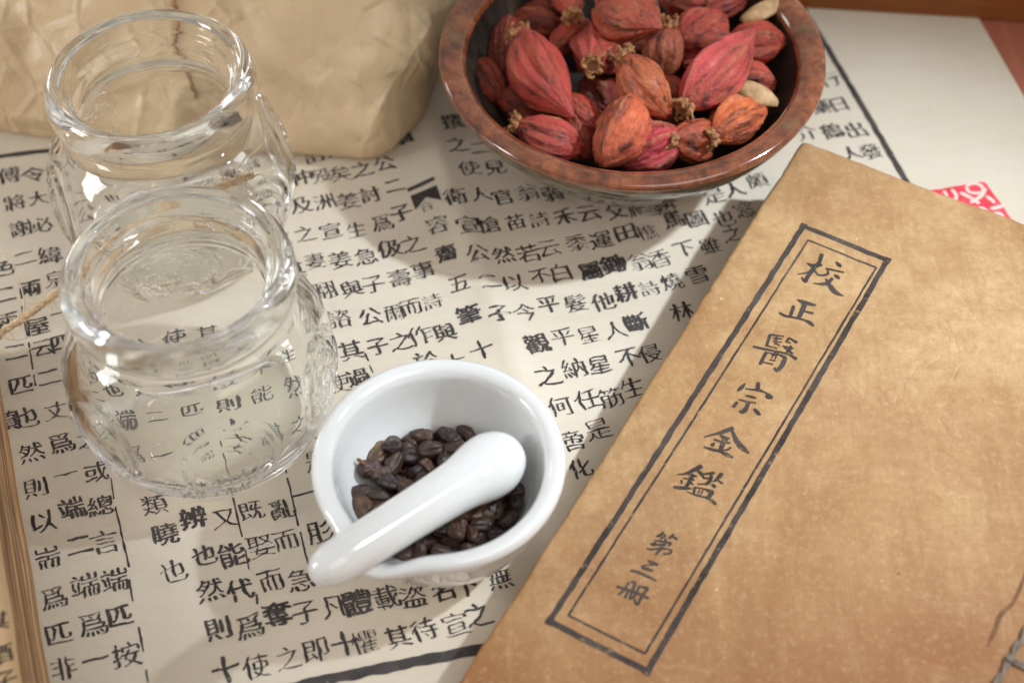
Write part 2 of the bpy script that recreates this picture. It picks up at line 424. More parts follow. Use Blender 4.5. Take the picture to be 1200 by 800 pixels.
TEXT = """
訂 370 183|陳 397 176|十 424 176|翦 472 164|仲 353 209|殁 376 208|矣 399 205|之 424 200|公 451 194|及 353 242|洲 380 238|姜 408 237|討 434 230|二 462 220|之 357 275|宣 388 272|生 418 271|爲 448 263|子 470 252|容 513 267|衛 534 237|人 563 231|宣 549 270|愴 572 267|齋 523 300|公 560 303|妻 369 307|姜 399 306|急 429 302|伋 457 293|之 483 288|使 550 201|兒 580 198|之 536 173|撰 530 146|二 562 176|其 345 318
翻 380 342|與 412 340|子 438 335|壽 469 327|事 496 319|五 538 336|二 574 336|諮 397 375|公 434 372|爾 462 368|而 482 361|詩 507 355|筆 549 372|其 411 412|子 443 407|之 470 401|作 493 394|與 521 391|十 565 413|使 396 450|過 420 443|大 533 426|於 500 424
官 589 233|翁 618 227|弱 647 228|苗 604 262|詩 632 259|禾 662 255|云 690 251|父 722 249|爬 747 247|墨 770 243|然 590 302|若 619 299|云 643 293|黍 676 286|運 704 283|田 733 274|樵 758 273|以 603 335|不 633 326|白 657 321|屬 692 319|鋤 718 311|翁 750 308|子 586 374|今 615 369|平 643 359|髮 674 357|他 707 355|耕 733 344|詩 761 339|觀 629 406|平 659 397|星 690 394|人 721 388|斷 746 379|之 642 443|納 672 433|星 702 429|不 737 420|侵 761 415
熟 779 243|是 836 230|人 860 223|頗 887 213|也 847 257|窓 872 247|馬 789 259|圖 816 258|香 773 304|下 802 293|雖 832 289|之 858 275|雪 817 323|燒 787 331|林 799 366|何 656 479|任 688 469|筋 716 467|生 741 455|啻 671 519|是 701 505|化 680 551
類 181 592|曉 194 626|也 203 670|辨 227 607|又 264 608|也 239 651|能 273 651|然 247 692|代 282 692|既 295 599|亂 331 597|娶 306 641|而 335 634|而 318 681|急 352 680|一 359 579|肜 376 624|奪 325 720|子 358 718|凡 393 712|體 418 706|載 453 700|盜 485 699|名 518 692|下 546 687|無 586 678|則 256 737|爲 293 735|十 265 785|使 301 782|之 338 772|即 370 763|十 404 755|懼 428 753|其 466 747|待 497 738|宣 534 732|之 560 720
則 42 572|以 51 612|端 85 596|總 118 593|耑 57 654|二 93 639|言 123 636|爲 63 701|端 100 686|端 135 680|匹 69 743|爲 109 732|匹 141 722|非 76 783|一 112 773|按 148 768|二 19 413|云 51 409|匹 25 452|二 58 443|也 30 490|丈 66 482|然 37 531|爲 72 520|一 77 556|或 113 553|傅 11 207|令 40 206|將 18 239|大 45 234|謝 25 269|必 50 265|二 30 304|緯 59 300|色 4 316|兩 36 340|泉 66 328|二 5 347|兩 10 377|屋 44 384|一 73 367|四 73 403|慎 7 495
行 972 95|日 983 124|藥 961 127|出 1002 154|鶴 975 155|介 944 157|發 1020 179|人 997 181
四 88 445|二 95 480|之 104 515|然 120 420|也 128 460|端 140 505|爲 152 545|公 160 410|人 170 452|二 182 497|一 190 540|使 205 400|之 215 440|匹 226 485|而 236 530|其 245 395|以 258 436|則 270 480|十 280 522|子 290 388|不 302 430|能 312 470|爲 322 515|詩 335 372|生 345 420|然 357 462|之 362 505|是 372 540
公 90 262|之 98 300|云 130 300|二 75 245|也 130 240|子 165 232|五 200 225|然 240 215|使 275 208|詩 310 200|人 120 205|爲 320 240|以 285 250|容 250 258|之 330 280|十 210 190|事 260 175
"""
def colang(u, v):
    t = min(1, max(0, u/1000)); return R(111-5.5*t)
mb = MB()
for part in TEXT.replace('\n', '|').split('|'):
    if not part.strip(): continue
    ch, u, v_ = part.split(); u = float(u); v_ = float(v_)
    p = at(u, v_); ca = colang(u, v_)+R(rng.uniform(-3, 3)); ra = R(10.5)+R(rng.uniform(-2, 2))
    ex = np.array([math.cos(ra), math.sin(ra)]); ey = np.array([math.cos(ca), math.sin(ca)])
    size = .84*rng.uniform(.94, 1.08)
    wgt = rng.uniform(-.006, .020)
    if ch in '翦齋筆斷鋤體辨觀屬奪耕': wgt = .030
    if ch in '爾而詩爬樵懼': size *= .90; wgt = -.006
    place_glyph(mb, ch, p, size, ex, ey, zp, wgt)
# fishtail mark in the fold column
def poly(mb, pts, z0=.012, zfn=zp):
    P = [at(*q) for q in pts]; mb.add([(a[0], a[1], zfn(a[0], a[1])+z0) for a in P], [tuple(range(len(P)))])
poly(mb, [(481, 232.5), (512, 222.5), (518, 240), (499.5, 235)][::-1]); poly(mb, [(481, 232.5), (499.5, 235), (487, 249)][::-1], .0125)
poly(mb, [(477, 224), (508.5, 212.5), (510, 216.5), (478.5, 228)][::-1])
place_glyph(mb, '合', at(500, 245), .55, np.array([.98, .19]), np.array([-.32, .95]), zp, -.01)
mb.build('lettering', INK, parent=sheet, smooth=False)
# ruled lines
def inkline(mb, pts, w, zfn=zp, lift=.010, rough=.25, step=.18, h=0.0):
    P = np.array([(atc(*q) if h else at(*q))[:2] for q in pts]); out = []
    for a, b in zip(P[:-1], P[1:]):
        n = max(2, int(np.linalg.norm(b-a)/step)); out += [a+(b-a)*k/n for k in range(n)]
    out.append(P[-1]); out = np.array(out); T = np.gradient(out, axis=0); T /= np.linalg.norm(T, axis=1)[:, None]
    N = np.stack([-T[:, 1], T[:, 0]], 1); s = rng.uniform(0, 99); V = []
    for i, (p, n) in enumerate(zip(out, N)):
        a = w/2*(1+rough*nz(i*.45, s)*1.3); b = w/2*(1+rough*nz(i*.45, s+30)*1.3)
        for q in (p+n*a, p-n*b): V.append((q[0], q[1], zfn(q[0], q[1])+lift))
    mb.add(V, [(2*i, 2*i+1, 2*i+3, 2*i+2) for i in range(len(out)-1)])
for pts_, w_ in (([(300, 819), (365, 801), (460, 781.5), (555, 762.5), (700, 735)], .34), ([(930, -5), (970, 59), (1015, 134), (1059, 210), (1110, 300)], .24), ([(-60, 196), (0, 184.5), (60, 177), (130, 165), (260, 140)], .22)):
    mb = MB(); inkline(mb, pts_, w_); mb.build('border_rule', INK, parent=sheet, smooth=False)
for seg in ([(136, 594), (147, 645), (152, 665)], [(152, 679), (156, 705)], [(163, 735), (168, 764)], [(172, 785), (174, 800)], [(273, 583), (284, 630)],
            [(288, 645), (292, 668)], [(301, 697), (302, 709)], [(337, 560), (350, 617)], [(352, 624), (363, 668)], [(34, 402), (39, 434)], [(40, 440), (42, 453)],
            [(428, 415), (432, 424)], [(433, 429), (437, 438)], [(130, 560), (134, 585)], [(26, 360), (32, 394)], [(262, 530), (272, 578)], [(325, 500), (336, 555)]):
    mb = MB(); inkline(mb, seg, .055, rough=.9, step=.12); mb.build('column_rule', INK, parent=sheet, smooth=False)

# red seal stamped in the margin
SQ = [(1153, 213.5), (1189, 263), (1128, 300), (1086, 226)]
mb = MB()
A_, B_, C_, D_ = [at(*q)[:2] for q in SQ]
def seal_pt(a, b):
    p = (A_*(1-a)+B_*a)*(1-b)+(D_*(1-a)+C_*a)*b
    return p
edge = []
for s_, e_ in ((0, 0), (1, 0), (1, 1), (0, 1)): edge.append((s_, e_))
ring = []
for k in range(4):
    a, b = np.array(edge[k], float), np.array(edge[(k+1) % 4], float)
    for t in np.linspace(.04, .96, 24):
        q = a+(b-a)*t; q += .012*np.array([nz(k*5+t*7, .3), nz(k*5+t*7, 9.3)]); ring.append(seal_pt(*q))
c0 = seal_pt(.5, .5); V = [(c0[0], c0[1], zp(*c0)+.008)]+[(p[0], p[1], zp(*p)+.008) for p in ring]
mb.add(V, [(0, k+1, (k+1) % len(ring)+1) for k in range(len(ring))])
seal = mb.build('red_seal', SEALRED, parent=sheet, smooth=False)
def ribbon(mb, pts, z, zfn, conv, n=6, wscale=1.0):
    """brush stroke: pts (x, y, width) -> flat ribbon with round ends"""
    C = catmull(pts, n); P = np.array([conv(x, y) for x, y, _ in C])[:, :2]
    Wd = C[:, 2]*wscale/2
    T = np.gradient(P, axis=0); T /= np.linalg.norm(T, axis=1)[:, None]+1e-9
    N = np.stack([-T[:, 1], T[:, 0]], 1); V = []; F = []
    s = rng.uniform(0, 99)
    for i in range(len(P)):
        wa = Wd[i]*(1+.22*nz(i*.8, s)); wb = Wd[i]*(1+.22*nz(i*.8, s+40))
        for q in (P[i]+N[i]*wa, P[i]-N[i]*wb): V.append(q)
    F = [(2*i, 2*i+1, 2*i+3, 2*i+2) for i in range(len(P)-1)]
    for i, sg in ((0, -1), (len(P)-1, 1)):
        base = len(V); V.append(P[i]); m = 7
        for k in range(m+1):
            a = -math.pi/2+math.pi*k/m
            V.append(P[i]+Wd[i]*(N[i]*math.sin(a)*-1*sg+T[i]*sg*math.cos(a)*.8))
        F += [(base, base+1+k, base+2+k) for k in range(m)]
    V = np.array(V); mb.add([(a, b, zfn(a, b)+z) for a, b in V], F)
mb = MB()
cv = lambda x, y: at(1050+x/6.153, 150+y/6.153)
for k, st in enumerate(([(510, 425, 22), (555, 408, 26), (610, 425, 26), (625, 465, 24), (580, 480, 26), (525, 470, 24), (505, 440, 22)],
                        [(470, 480, 30), (530, 510, 30), (590, 550, 26)], [(640, 450, 24), (610, 500, 28), (540, 545, 24)], [(655, 505, 26), (690, 530, 30), (700, 545, 24)],
                        [(690, 590, 30), (750, 575, 30), (780, 560, 14)], [(560, 600, 26), (620, 590, 30), (680, 630, 28), (740, 625, 30), (770, 650, 22)],
                        [(345, 470, 24), (365, 500, 20)], [(405, 460, 26), (430, 495, 26), (425, 530, 24)])):
    ribbon(mb, st, .012+.0006*k, zp, cv, wscale=.0052)
mb.build('seal_carving', SEALPALE, parent=seal, smooth=False)

# ------------------------------------------------------------------ wooden rail behind
b0, b1 = at(955, 12), at(1200, 26.5); d = (b1-b0)[:2]; d /= np.linalg.norm(d); n = np.array([-d[1], d[0]])
mb = MB(); prof = [(0, .08), (0, 2.55), (.12, 2.75), (.3, 2.85), (3.6, 2.85), (3.9, 2.7), (3.9, .08)]
xs = np.linspace(-24, 26, 60); V = []
for x in xs:
    for (o_, z) in prof:
        p = b0[:2]+d*x+n*o_; V.append((p[0], p[1], z))
m_ = len(prof); F = [(i*m_+k, i*m_+k+1, (i+1)*m_+k+1, (i+1)*m_+k) for i in range(len(xs)-1) for k in range(m_-1)]
F += [tuple(range(m_))[::-1], tuple((len(xs)-1)*m_+k for k in range(m_))]
F += [(i*m_, (i+1)*m_, (i+1)*m_+m_-1, i*m_+m_-1) for i in range(len(xs)-1)]
mb.add(V, F)
tag(mb.build('wooden_rail', RAIL, base=(b0[0], b0[1], .08), smooth=False), 'brown wooden rail lying across the top edge behind the bowl and paper', 'wooden rail')

# ------------------------------------------------------------------ kraft paper bag
sil = [(-330, 60), (-150, 118), (-40, 136), (0, 140), (60, 148), (120, 155), (200, 160), (290, 166), (345, 168), (400, 170), (436, 174), (452, 170), (466, 159), (484, 140), (497, 127), (502, 112),
       (512, 80), (524, 46), (540, 0), (556, -50), (560, -110), (470, -170), (200, -230), (-150, -220), (-480, -150), (-520, -40)]
O2 = np.array([at(u, v, 1.0)[:2] for u, v in sil])
Oc = []
for i in range(len(O2)):
    a, b = O2[i], O2[(i+1) % len(O2)]; k = max(1, int(np.linalg.norm(b-a)/.22)); Oc += [a+(b-a)*j/k for j in range(k)]
Oc = np.array(Oc)
for _ in range(2): Oc = (np.roll(Oc, 1, 0)+Oc*2+np.roll(Oc, -1, 0))/4
cen = np.array([-13.0, 16.5]); n_o = len(Oc)
rp = catmull([(.94, .06), (.975, .25), (.995, .6), (1, 1.1), (.992, 1.9), (.97, 2.9), (.93, 4.0), (.87, 5.0), (.78, 5.9), (.64, 6.6), (.45, 7.1), (.22, 7.3), (.03, 7.35)], 9)
from mathutils.geometry import delaunay_2d_cdt
arc = np.concatenate([[0], np.cumsum(np.linalg.norm(np.roll(Oc, -1, 0)-Oc, axis=1))[:-1]])
plen = np.concatenate([[0], np.cumsum(np.linalg.norm(np.diff(np.array([[p[0]*9, p[1]] for p in rp]), axis=0), axis=1))])
def facets(step, amp):
    na_, nt_ = int(arc[-1]/step), int(plen[-1]/step); pts = []
    for i in range(-1, na_+3):
        for j in range(-1, nt_+3): pts.append((i*step+rng.uniform(-.48, .48)*step, j*step*1.1+rng.uniform(-.48, .48)*step))
    hs = rng.uniform(-amp, amp, len(pts))
    tri = delaunay_2d_cdt([Vector(p) for p in pts], [], [], 0, 1e-6); T = [t for t in tri[2] if len(t) == 3]
    P = np.array([v[:] for v in tri[0]]); orig = [o[0] if len(o) else 0 for o in tri[3]]; Hh = hs[orig]
    out = np.zeros((len(rp), len(Oc))); tt = plen
    for t in T:
        a_, b_, c_ = P[t[0]], P[t[1]], P[t[2]]
        lo = np.minimum(np.minimum(a_, b_), c_); hi = np.maximum(np.maximum(a_, b_), c_)
        ii = np.where((tt >= lo[1]) & (tt <= hi[1]))[0]; jj = np.where((arc >= lo[0]) & (arc <= hi[0]))[0]
        if not len(ii) or not len(jj): continue
        X_, Y_ = np.meshgrid(arc[jj], tt[ii]); den = (b_[1]-c_[1])*(a_[0]-c_[0])+(c_[0]-b_[0])*(a_[1]-c_[1])
        if abs(den) < 1e-9: continue
        w0 = ((b_[1]-c_[1])*(X_-c_[0])+(c_[0]-b_[0])*(Y_-c_[1]))/den; w1 = ((c_[1]-a_[1])*(X_-c_[0])+(a_[0]-c_[0])*(Y_-c_[1]))/den; w2 = 1-w0-w1
        ok = (w0 >= -1e-6) & (w1 >= -1e-6) & (w2 >= -1e-6); val = w0*Hh[t[0]]+w1*Hh[t[1]]+w2*Hh[t[2]]
        sub = out[np.ix_(ii, jj)]; sub[ok] = val[ok]; out[np.ix_(ii, jj)] = sub
    return out
CR = facets(4.2, .75)+facets(2.0, .46)+facets(1.0, .15)
V = []
for i, (k, z) in enumerate(rp):
    for j, p in enumerate(Oc):
        x, y = cen+(p-cen)*k; base = np.array([x, y, z])
        nrm = np.array([p[0]-cen[0], p[1]-cen[1], 0]); nrm /= np.linalg.norm(nrm)
        t = min(1, max(0, (z-1)/5.5)); nrm = nrm*(1-t)+np.array([0, 0, 1])*t; nrm /= np.linalg.norm(nrm)
        V.append(base+nrm*CR[i, j]*min(1, .10+max(0, z-.8)/2.2))
nr = len(rp)
F = [(i*n_o+k, i*n_o+(k+1) % n_o, (i+1)*n_o+(k+1) % n_o, (i+1)*n_o+k) for i in range(nr-1) for k in range(n_o)]
F += [tuple(range(n_o))[::-1], tuple((nr-1)*n_o+k for k in range(n_o))]
V = np.array(V); V[:, 2] = np.maximum(V[:, 2], .06)
bag = obj('paper_bag', V, F, BAG, base=(-13, 15, .06))
tag(bag, 'crumpled tan kraft paper bag lying behind the glass jars', 'paper bag')
from mathutils.bvhtree import BVHTree
bvh = BVHTree.FromPolygons([tuple(x) for x in V], [tuple(x) for x in F])
def hit(u, v, tree=bvh):
    d_ = Vector(FW*FPX+RT*(u-600)-UP*(v-400)).normalized(); h = tree.ray_cast(Vector(CAM), d_)
    return h
P = []
for (u, v) in ((196, -40), (201, -15), (205, 8), (214, 30), (212, 52), (222, 75), (226, 95), (234, 112)):
    h = hit(u, v)
    if h[0] is not None: P.append(np.array(h[0])+np.array(h[1])*.05)
if len(P) > 2:
    C = catmull(P, 6); C += np.array([[nz(i*.5, 2)*.10, nz(i*.5, 7)*.1, 0] for i in range(len(C))])
    v, f = tube(C, [.10+.05*nz(i*.6, 3)-.05*i/len(C) for i in range(len(C))], 8)
    tag(obj('bag_cord', v, f, CORD, base=tuple(C[len(C)//2])), 'reddish brown cord hanging down the front of the paper bag behind the jars', 'cord')

# ------------------------------------------------------------------ glass jars
outer = catmull([(2.2, .16), (2.5, .10), (2.75, .03), (3.0, .08), (3.35, .36), (3.74, 1.05), (3.99, 1.95), (4.07, 2.75), (4.0, 3.45), (3.76, 4.2), (3.34, 4.84), (3.04, 5.2), (2.91, 5.5),
                 (2.90, 5.75), (3.02, 5.88), (3.20, 6.02), (3.31, 6.3), (3.33, 6.65), (3.27, 6.96), (3.13, 7.18), (2.97, 7.25), (2.82, 7.19)], 6)
inner = catmull([(2.74, 7.05), (2.68, 6.86), (2.62, 6.74), (2.54, 6.70), (2.47, 6.64), (2.44, 6.5), (2.43, 6.2), (2.43, 5.7), (2.47, 5.4), (2.68, 5.08), (3.12, 4.62), (3.50, 3.95), (3.70, 3.25), (3.75, 2.7), (3.68, 2.05),
                 (3.46, 1.35), (3.1, .86), (2.75, .68), (2.3, .62)], 6)
floor_in = [(r, .60+.0*r) for r in (2.0, 1.5, 1.0, .5, 0)]; floor_out = [(r, .18) for r in (0, .5, 1.0, 1.5, 1.9)]
prof = np.vstack([floor_out, outer, inner, floor_in]); NSEG = 360
n_out = len(floor_out)+len(outer)
def jar_fn(r, z, a, i):
    if i < n_out:
        if .9 < z < 5.0 and r > 3:
            for k in range(6):
                a0 = R(-71)+k*math.pi/3
                s = ((a-a0+math.pi) % (2*math.pi)-math.pi)*r; zz = z-2.9
                if abs(s) > 2.3: continue
                dd = math.hypot(s, zz*1.02)
                r += .055*math.exp(-((dd-1.42)/.11)**2)
                if k % 2 == 0:
                    dd2 = math.hypot(s+.15, zz+.15)
                    if zz > -.75: r += .05*math.exp(-((dd2-.95)/.09)**2)
                    if abs(zz+.75) < .4: r += .045*math.exp(-((abs(s)-.35)/.09)**2)+.03*math.exp(-((zz+.78)/.06)**2)*(abs(s) < 1.1)
                    if dd < 1.35: r += .008*nz(s*3.2, zz*3.2, k)
                else:
                    if dd < 1.34: r += .008*nz(s*4.5, zz*4.5, k*3.0)
        if z < 1.0 and r > 2.3: r += .006*nz(math.cos(a)*9, math.sin(a)*9, z*3)
        r += .006*nz(math.cos(a)*2.2, math.sin(a)*2.2, z*.9)
    else:
        r += .016*nz(math.cos(a)*1.8+5, math.sin(a)*1.8, z*.55)
    return r, z
jv, jf = lathe(prof, NSEG, (0, 0, 0), jar_fn)
fc_z = [np.mean([jv[i][2] for i in q]) for q in jf]
fc_r = [np.mean([math.hypot(jv[i][0], jv[i][1]) for i in q]) for q in jf]
def disc(q):
    c_ = np.mean([jv[i] for i in q], 0); r_ = math.hypot(c_[0], c_[1]); a = math.atan2(c_[1], c_[0])
    if not (1.4 < c_[2] < 4.4): return False
    for k in (1, 3):
        d_ = ((a-R(-71)-k*math.pi/3+math.pi) % (2*math.pi)-math.pi)*r_
        if math.hypot(d_, (c_[2]-2.9)*1.02) < 1.28: return True
    return False
mi = [1 if max(q) < n_out*NSEG and disc(q) else 0 for q in jf]
jar = obj('glass_jar', jv, jf, [GLASS, GLASS_DOT], mi=mi, local=True); jar.location = Vector((-9.43, -3.07, .09))*S
tag(jar, 'empty clear glass jar nearest the mortar, with embossed round medallions around its body', 'glass jar', 'clear glass jars')
jar2 = copy_tree(jar); jar2.location = Vector((-11.41, 5.07, .09))*S; jar2.rotation_euler = (0, 0, R(37))
tag(jar2, 'empty clear glass jar standing behind the other jar and against the paper bag', 'glass jar', 'clear glass jars')

# ------------------------------------------------------------------ mortar
MC = np.array([-2.10, -7.10, .06])
po = catmull([(0, .10), (1.6, .08), (1.95, .02), (2.12, .06), (2.22, .22), (2.45, .55), (2.85, 1.15), (3.17, 1.9), (3.38, 2.6), (3.50, 3.0), (3.60, 3.22), (3.61, 3.38), (3.54, 3.52), (3.40, 3.585), (3.25, 3.55)], 6)
pi_ = catmull([(3.12, 3.46), (3.02, 3.3), (2.94, 3.0), (2.82, 2.5), (2.60, 1.9), (2.22, 1.3), (1.6, .82), (.9, .62), (.4, .57), (0, .56)], 6)
mprof = np.vstack([po, pi_]); SP = R(-117)
def mort(r, z, a, i):
    d_ = (a-SP+math.pi) % (2*math.pi)-math.pi
    g = math.exp(-(d_/.26)**2); h = max(0, (z-1.5)/2.0)
    if i < len(po): r2 = r+.50*g*h**1.6
    else: r2 = r+.62*g*h**1.6
    z2 = z-.26*g*h**2
    return r2, z2
mv, mf = lathe(mprof, 144, MC, mort)
mortar = obj('mortar', mv, mf, WHITE, base=tuple(MC))
tag(mortar, 'small white porcelain mortar with a pouring lip, holding dark seeds', 'mortar')

# ------------------------------------------------------------------ pestle
def axis_lathe(prof, A, B, n=48):
    A = np.array(A, float); B = np.array(B, float); L = np.linalg.norm(B-A); Z = (B-A)/L
    X = np.cross(Z, [0, 0, 1.0]); X /= np.linalg.norm(X); Y = np.cross(Z, X)
    v, f = lathe([(r, t*L) for t, r in prof], n, (0, 0, 0))
    return A+v[:, :1]*X+v[:, 1:2]*Y+v[:, 2:3]*Z, f
PA, PB = at(391, 660, 4.25), at(581, 541, 2.75)
pp = catmull([(-.115, 0), (-.112, .22), (-.085, .47), (-.03, .63), (.05, .70), (.25, .74), (.50, .79), (.68, .84), (.78, .90), (.87, 1.02), (.93, 1.08), (.99, 1.07), (1.05, .95), (1.10, .72), (1.13, .38), (1.14, 0)], 6)
pp[:, 1] = np.maximum(pp[:, 1]*.88, 0); pp[0, 1] = 0; pp[-1, 1] = 0
v, f = axis_lathe(pp, PA, PB)
tag(obj('pestle', v, f, WHITE2, base=tuple((PA+PB)/2)), 'white porcelain pestle resting in the mortar across its rim', 'pestle')

# ------------------------------------------------------------------ seeds in the mortar
def attr(o, name, vals):
    a = o.data.attributes.new(name, 'FLOAT', 'POINT'); a.data.foreach_set('value', [float(x) for x in vals])
def seed_mesh(k, kind):
    nlat, nlon = 26, 40; V = []; A = []
    for i in range(nlat+1):
        th = math.pi*i/nlat; zz = math.cos(th)
        for j in range(nlon):
            ph = 2*math.pi*j/nlon
            prof_ = max(0.0, math.sin(th))**.85
            x, y = prof_*math.cos(ph), prof_*math.sin(ph)
            rd = math.cos(ph*7+1.5*nz(zz*1.2, k*3.3, ph*.3))
            wr = .05*rd*math.sin(th)+.20*nz(x*1.5+k, y*1.5, zz*1.3)+.10*(1-2*abs(nz(x*2.6+k, y*2.6, zz*1.4)))+.05*nz(x*5+k, y*5, zz*4)
            s = 1+wr
            gro = .20*math.exp(-((ph-math.pi/2)/.30)**2)*math.sin(th) if kind == 0 else 0
            s -= gro
            bend = .16*zz*zz if kind == 1 else .05*zz*zz
            V.append((x*.29*s, (y*.26*s+bend*.6), zz*.43*(1+.05*nz(x, y, k)))); A.append(.5+.5*rd)
    F = [(i*nlon+j, (i+1)*nlon+j, (i+1)*nlon+(j+1) % nlon, i*nlon+(j+1) % nlon) for i in range(nlat) for j in range(nlon)]
    o = obj('dried_seed', V, F, SEED, local=True); attr(o, 'ridge', A); return o
protos = [seed_mesh(1.3, 0), seed_mesh(5.1, 1), seed_mesh(9.7, 2), seed_mesh(14.2, 0), seed_mesh(21.9, 1)]
inz = pi_[::-1]
def bowl_z(r):
    return float(np.interp(r, inz[:, 0], inz[:, 1]))
SL = 'small dark brown wrinkled seed in the heap inside the white mortar'
placed = []; spots = []
tries = 0
pts_px = []
while len(spots) < 120 and tries < 6000:
    tries += 1
    a = rng.uniform(0, 2*math.pi); r = 2.35*math.sqrt(rng.uniform(0, 1))
    x, y = MC[0]-.10+r*math.cos(a)*1.0, MC[1]-.05+r*math.sin(a)*.98
    rad = .25
    rr = math.hypot(x-MC[0], y-MC[1])
    # lowest z where a small ball clears the bowl and the other balls
    z = max(bowl_z(min(rr+o_, 2.95))+MC[2]+rad*.55 for o_ in (0, .15, .25))
    for (px, py, pz) in spots:
        d2 = (px-x)**2+(py-y)**2
        if d2 < (1.72*rad)**2: z = max(z, pz+math.sqrt((1.72*rad)**2-d2)*.9)
    if z > 1.95: continue
    spots.append((x, y, z))
Pmid, Pdir = PA, (PB-PA)/np.linalg.norm(PB-PA)
pal = [(.050, .020, .014), (.034, .016, .013), (.075, .030, .017), (.030, .017, .017), (.10, .036, .018), (.055, .032, .02)]
used = set(); nseed = 0
def put_seed(x, y, z, rot, k, scale, label, col):
    global nseed
    if k not in used: o = protos[k]; used.add(k)
    else: o = protos[k].copy(); COL.objects.link(o)
    o.location = Vector((x, y, z))*S; o.rotation_euler = rot; h_ = (math.sin(x*91.7+y*37.3)+1)/2; o.scale = (scale*(.74+.16*h_), scale*(.86-.12*h_), scale*(.74+.20*((h_*7.3) % 1))); o.color = (*col, 1)
    tag(o, label, 'seed', 'dried seeds in the mortar'); nseed += 1; return o
for (x, y, z) in spots:
    q = np.array([x, y, z])-PA; t = q@Pdir; dist = np.linalg.norm(q-Pdir*t)
    L = np.linalg.norm(PB-PA); rad = np.interp(t/L, pp[:, 0], pp[:, 1])
    if dist < rad+.22: z -= min(.35, rad+.22-dist)
    put_seed(x, y, z, (math.pi/2+rng.normal(0, .45), rng.normal(0, .5), rng.uniform(0, 6.28)), int(rng.integers(0, 5)), rng.uniform(.82, 1.12), SL, pal[int(rng.integers(0, 6))])
# a few set where the photograph shows them on top of the heap
for (u, v_, z, ang, k, s_, col, lab) in (
        (441, 529, 1.75, 1.0, 3, 1.30, (.17, .11, .05), 'greenish brown seed, largest and uppermost on the left side of the mortar heap'),
        (460, 522, 1.75, 1.4, 0, 1.10, (.10, .075, .05), 'grey brown striped seed standing beside the large greenish one in the mortar'),
        (494, 511, 1.75, .0, 1, 1.05, (.09, .06, .04), 'curved brown seed at the back edge of the heap against the mortar wall'),
        (478, 524, 1.75, 1.2, 2, 1.0, (.085, .045, .042), 'purplish brown seed between the striped seed and the curved one in the mortar'),
        (423, 577, 1.85, .3, 2, 1.12, (.06, .034, .03), 'dark seed at the left end of the heap by the mortar wall'),
        (425, 593, 1.9, 1.9, 0, 1.15, (.13, .06, .032), 'reddish brown seed lying lowest left beside the pestle'),
        (521, 525, 1.7, .4, 4, 1.05, (.15, .055, .028), 'rust coloured seed beside the pestle at the back of the heap'),
        (574, 597, 1.8, .2, 0, 1.2, (.12, .075, .045), 'pale veined seed on top of the heap below the pestle head'),
        (535, 614, 1.9, 1.5, 3, 1.2, (.10, .05, .035), 'upright oval seed leaning on the pestle in the front of the heap')):
    p = at(u, v_, z); put_seed(p[0], p[1], p[2]-.05, (math.pi/2, 0, ang-math.pi/2), k, s_, lab, col)
# the one with a stalk
p0 = at(447, 556, 1.9)
so = put_seed(p0[0], p0[1], p0[2], (math.pi/2, 0, -1.15), 4, 1.0, 'brown seed still carrying a thin bent stalk, at the left of the mortar heap', (.10, .05, .035))
pts = np.array([at(438, 552, 2.0), at(430, 546, 2.1), at(424, 541, 2.2), at(419, 537.5, 2.3)])
v, f = tube(catmull(pts, 6), [.10-.05*t for t in np.linspace(0, 1, 19)], 8)
mw = Matrix.LocRotScale(so.location, so.rotation_euler, so.scale).inverted()
vl = np.array([(mw @ Vector(tuple(q*S)))[:] for q in v])/S
st = obj('stalk', vl, f, CREASE, local=True); st.parent = so

# ------------------------------------------------------------------ bowl with dried pods
BC = np.array([4.21, 9.34, .05])
bowl = empty('ceramic_bowl', tuple(BC))
tag(bowl, 'shallow brown glazed ceramic bowl filled with dried red seed pods', 'bowl')
HB = 4.55
body = catmull([(0, .5), (2.0, .45), (3.2, .42), (3.7, .55), (4.25, 1.0), (4.95, 1.78), (5.6, 2.58), (6.15, 3.28), (6.46, 3.8), (6.60, 4.22)], 6)
v, f = lathe(body, 128, BC); obj('bowl_wall', v, f, BODY, parent=bowl)
rim = catmull([(6.59, 4.19), (6.665, 4.22), (6.695, 4.31), (6.67, 4.42), (6.57, 4.50), (6.40, 4.53), (6.12, 4.47), (5.90, 4.36), (5.78, 4.22), (5.74, 4.08)], 6)
def rimfn(r, z, a, i): return r+.025*nz(math.cos(a)*3, math.sin(a)*3, z), z+.03*nz(math.cos(a)*2, math.sin(a)*2, 4)
v, f = lathe(rim, 128, BC, rimfn); obj('rim', v, f, RIM, parent=bowl)
inn = catmull([(5.76, 4.14), (5.68, 3.8), (5.32, 3.1), (4.75, 2.35), (4.0, 1.6), (3.0, 1.05), (1.5, .9), (0, .88)], 6)
v, f = lathe(inn, 128, BC); obj('inner_wall', v, f, INNER, parent=bowl)
ft = catmull([(3.35, .58), (3.3, .3), (3.2, .05), (3.05, .0), (2.9, .02), (2.8, .25), (2.8, .5)], 5)
v, f = lathe(ft, 96, BC); obj('foot_ring', v, f, RIM, parent=bowl)

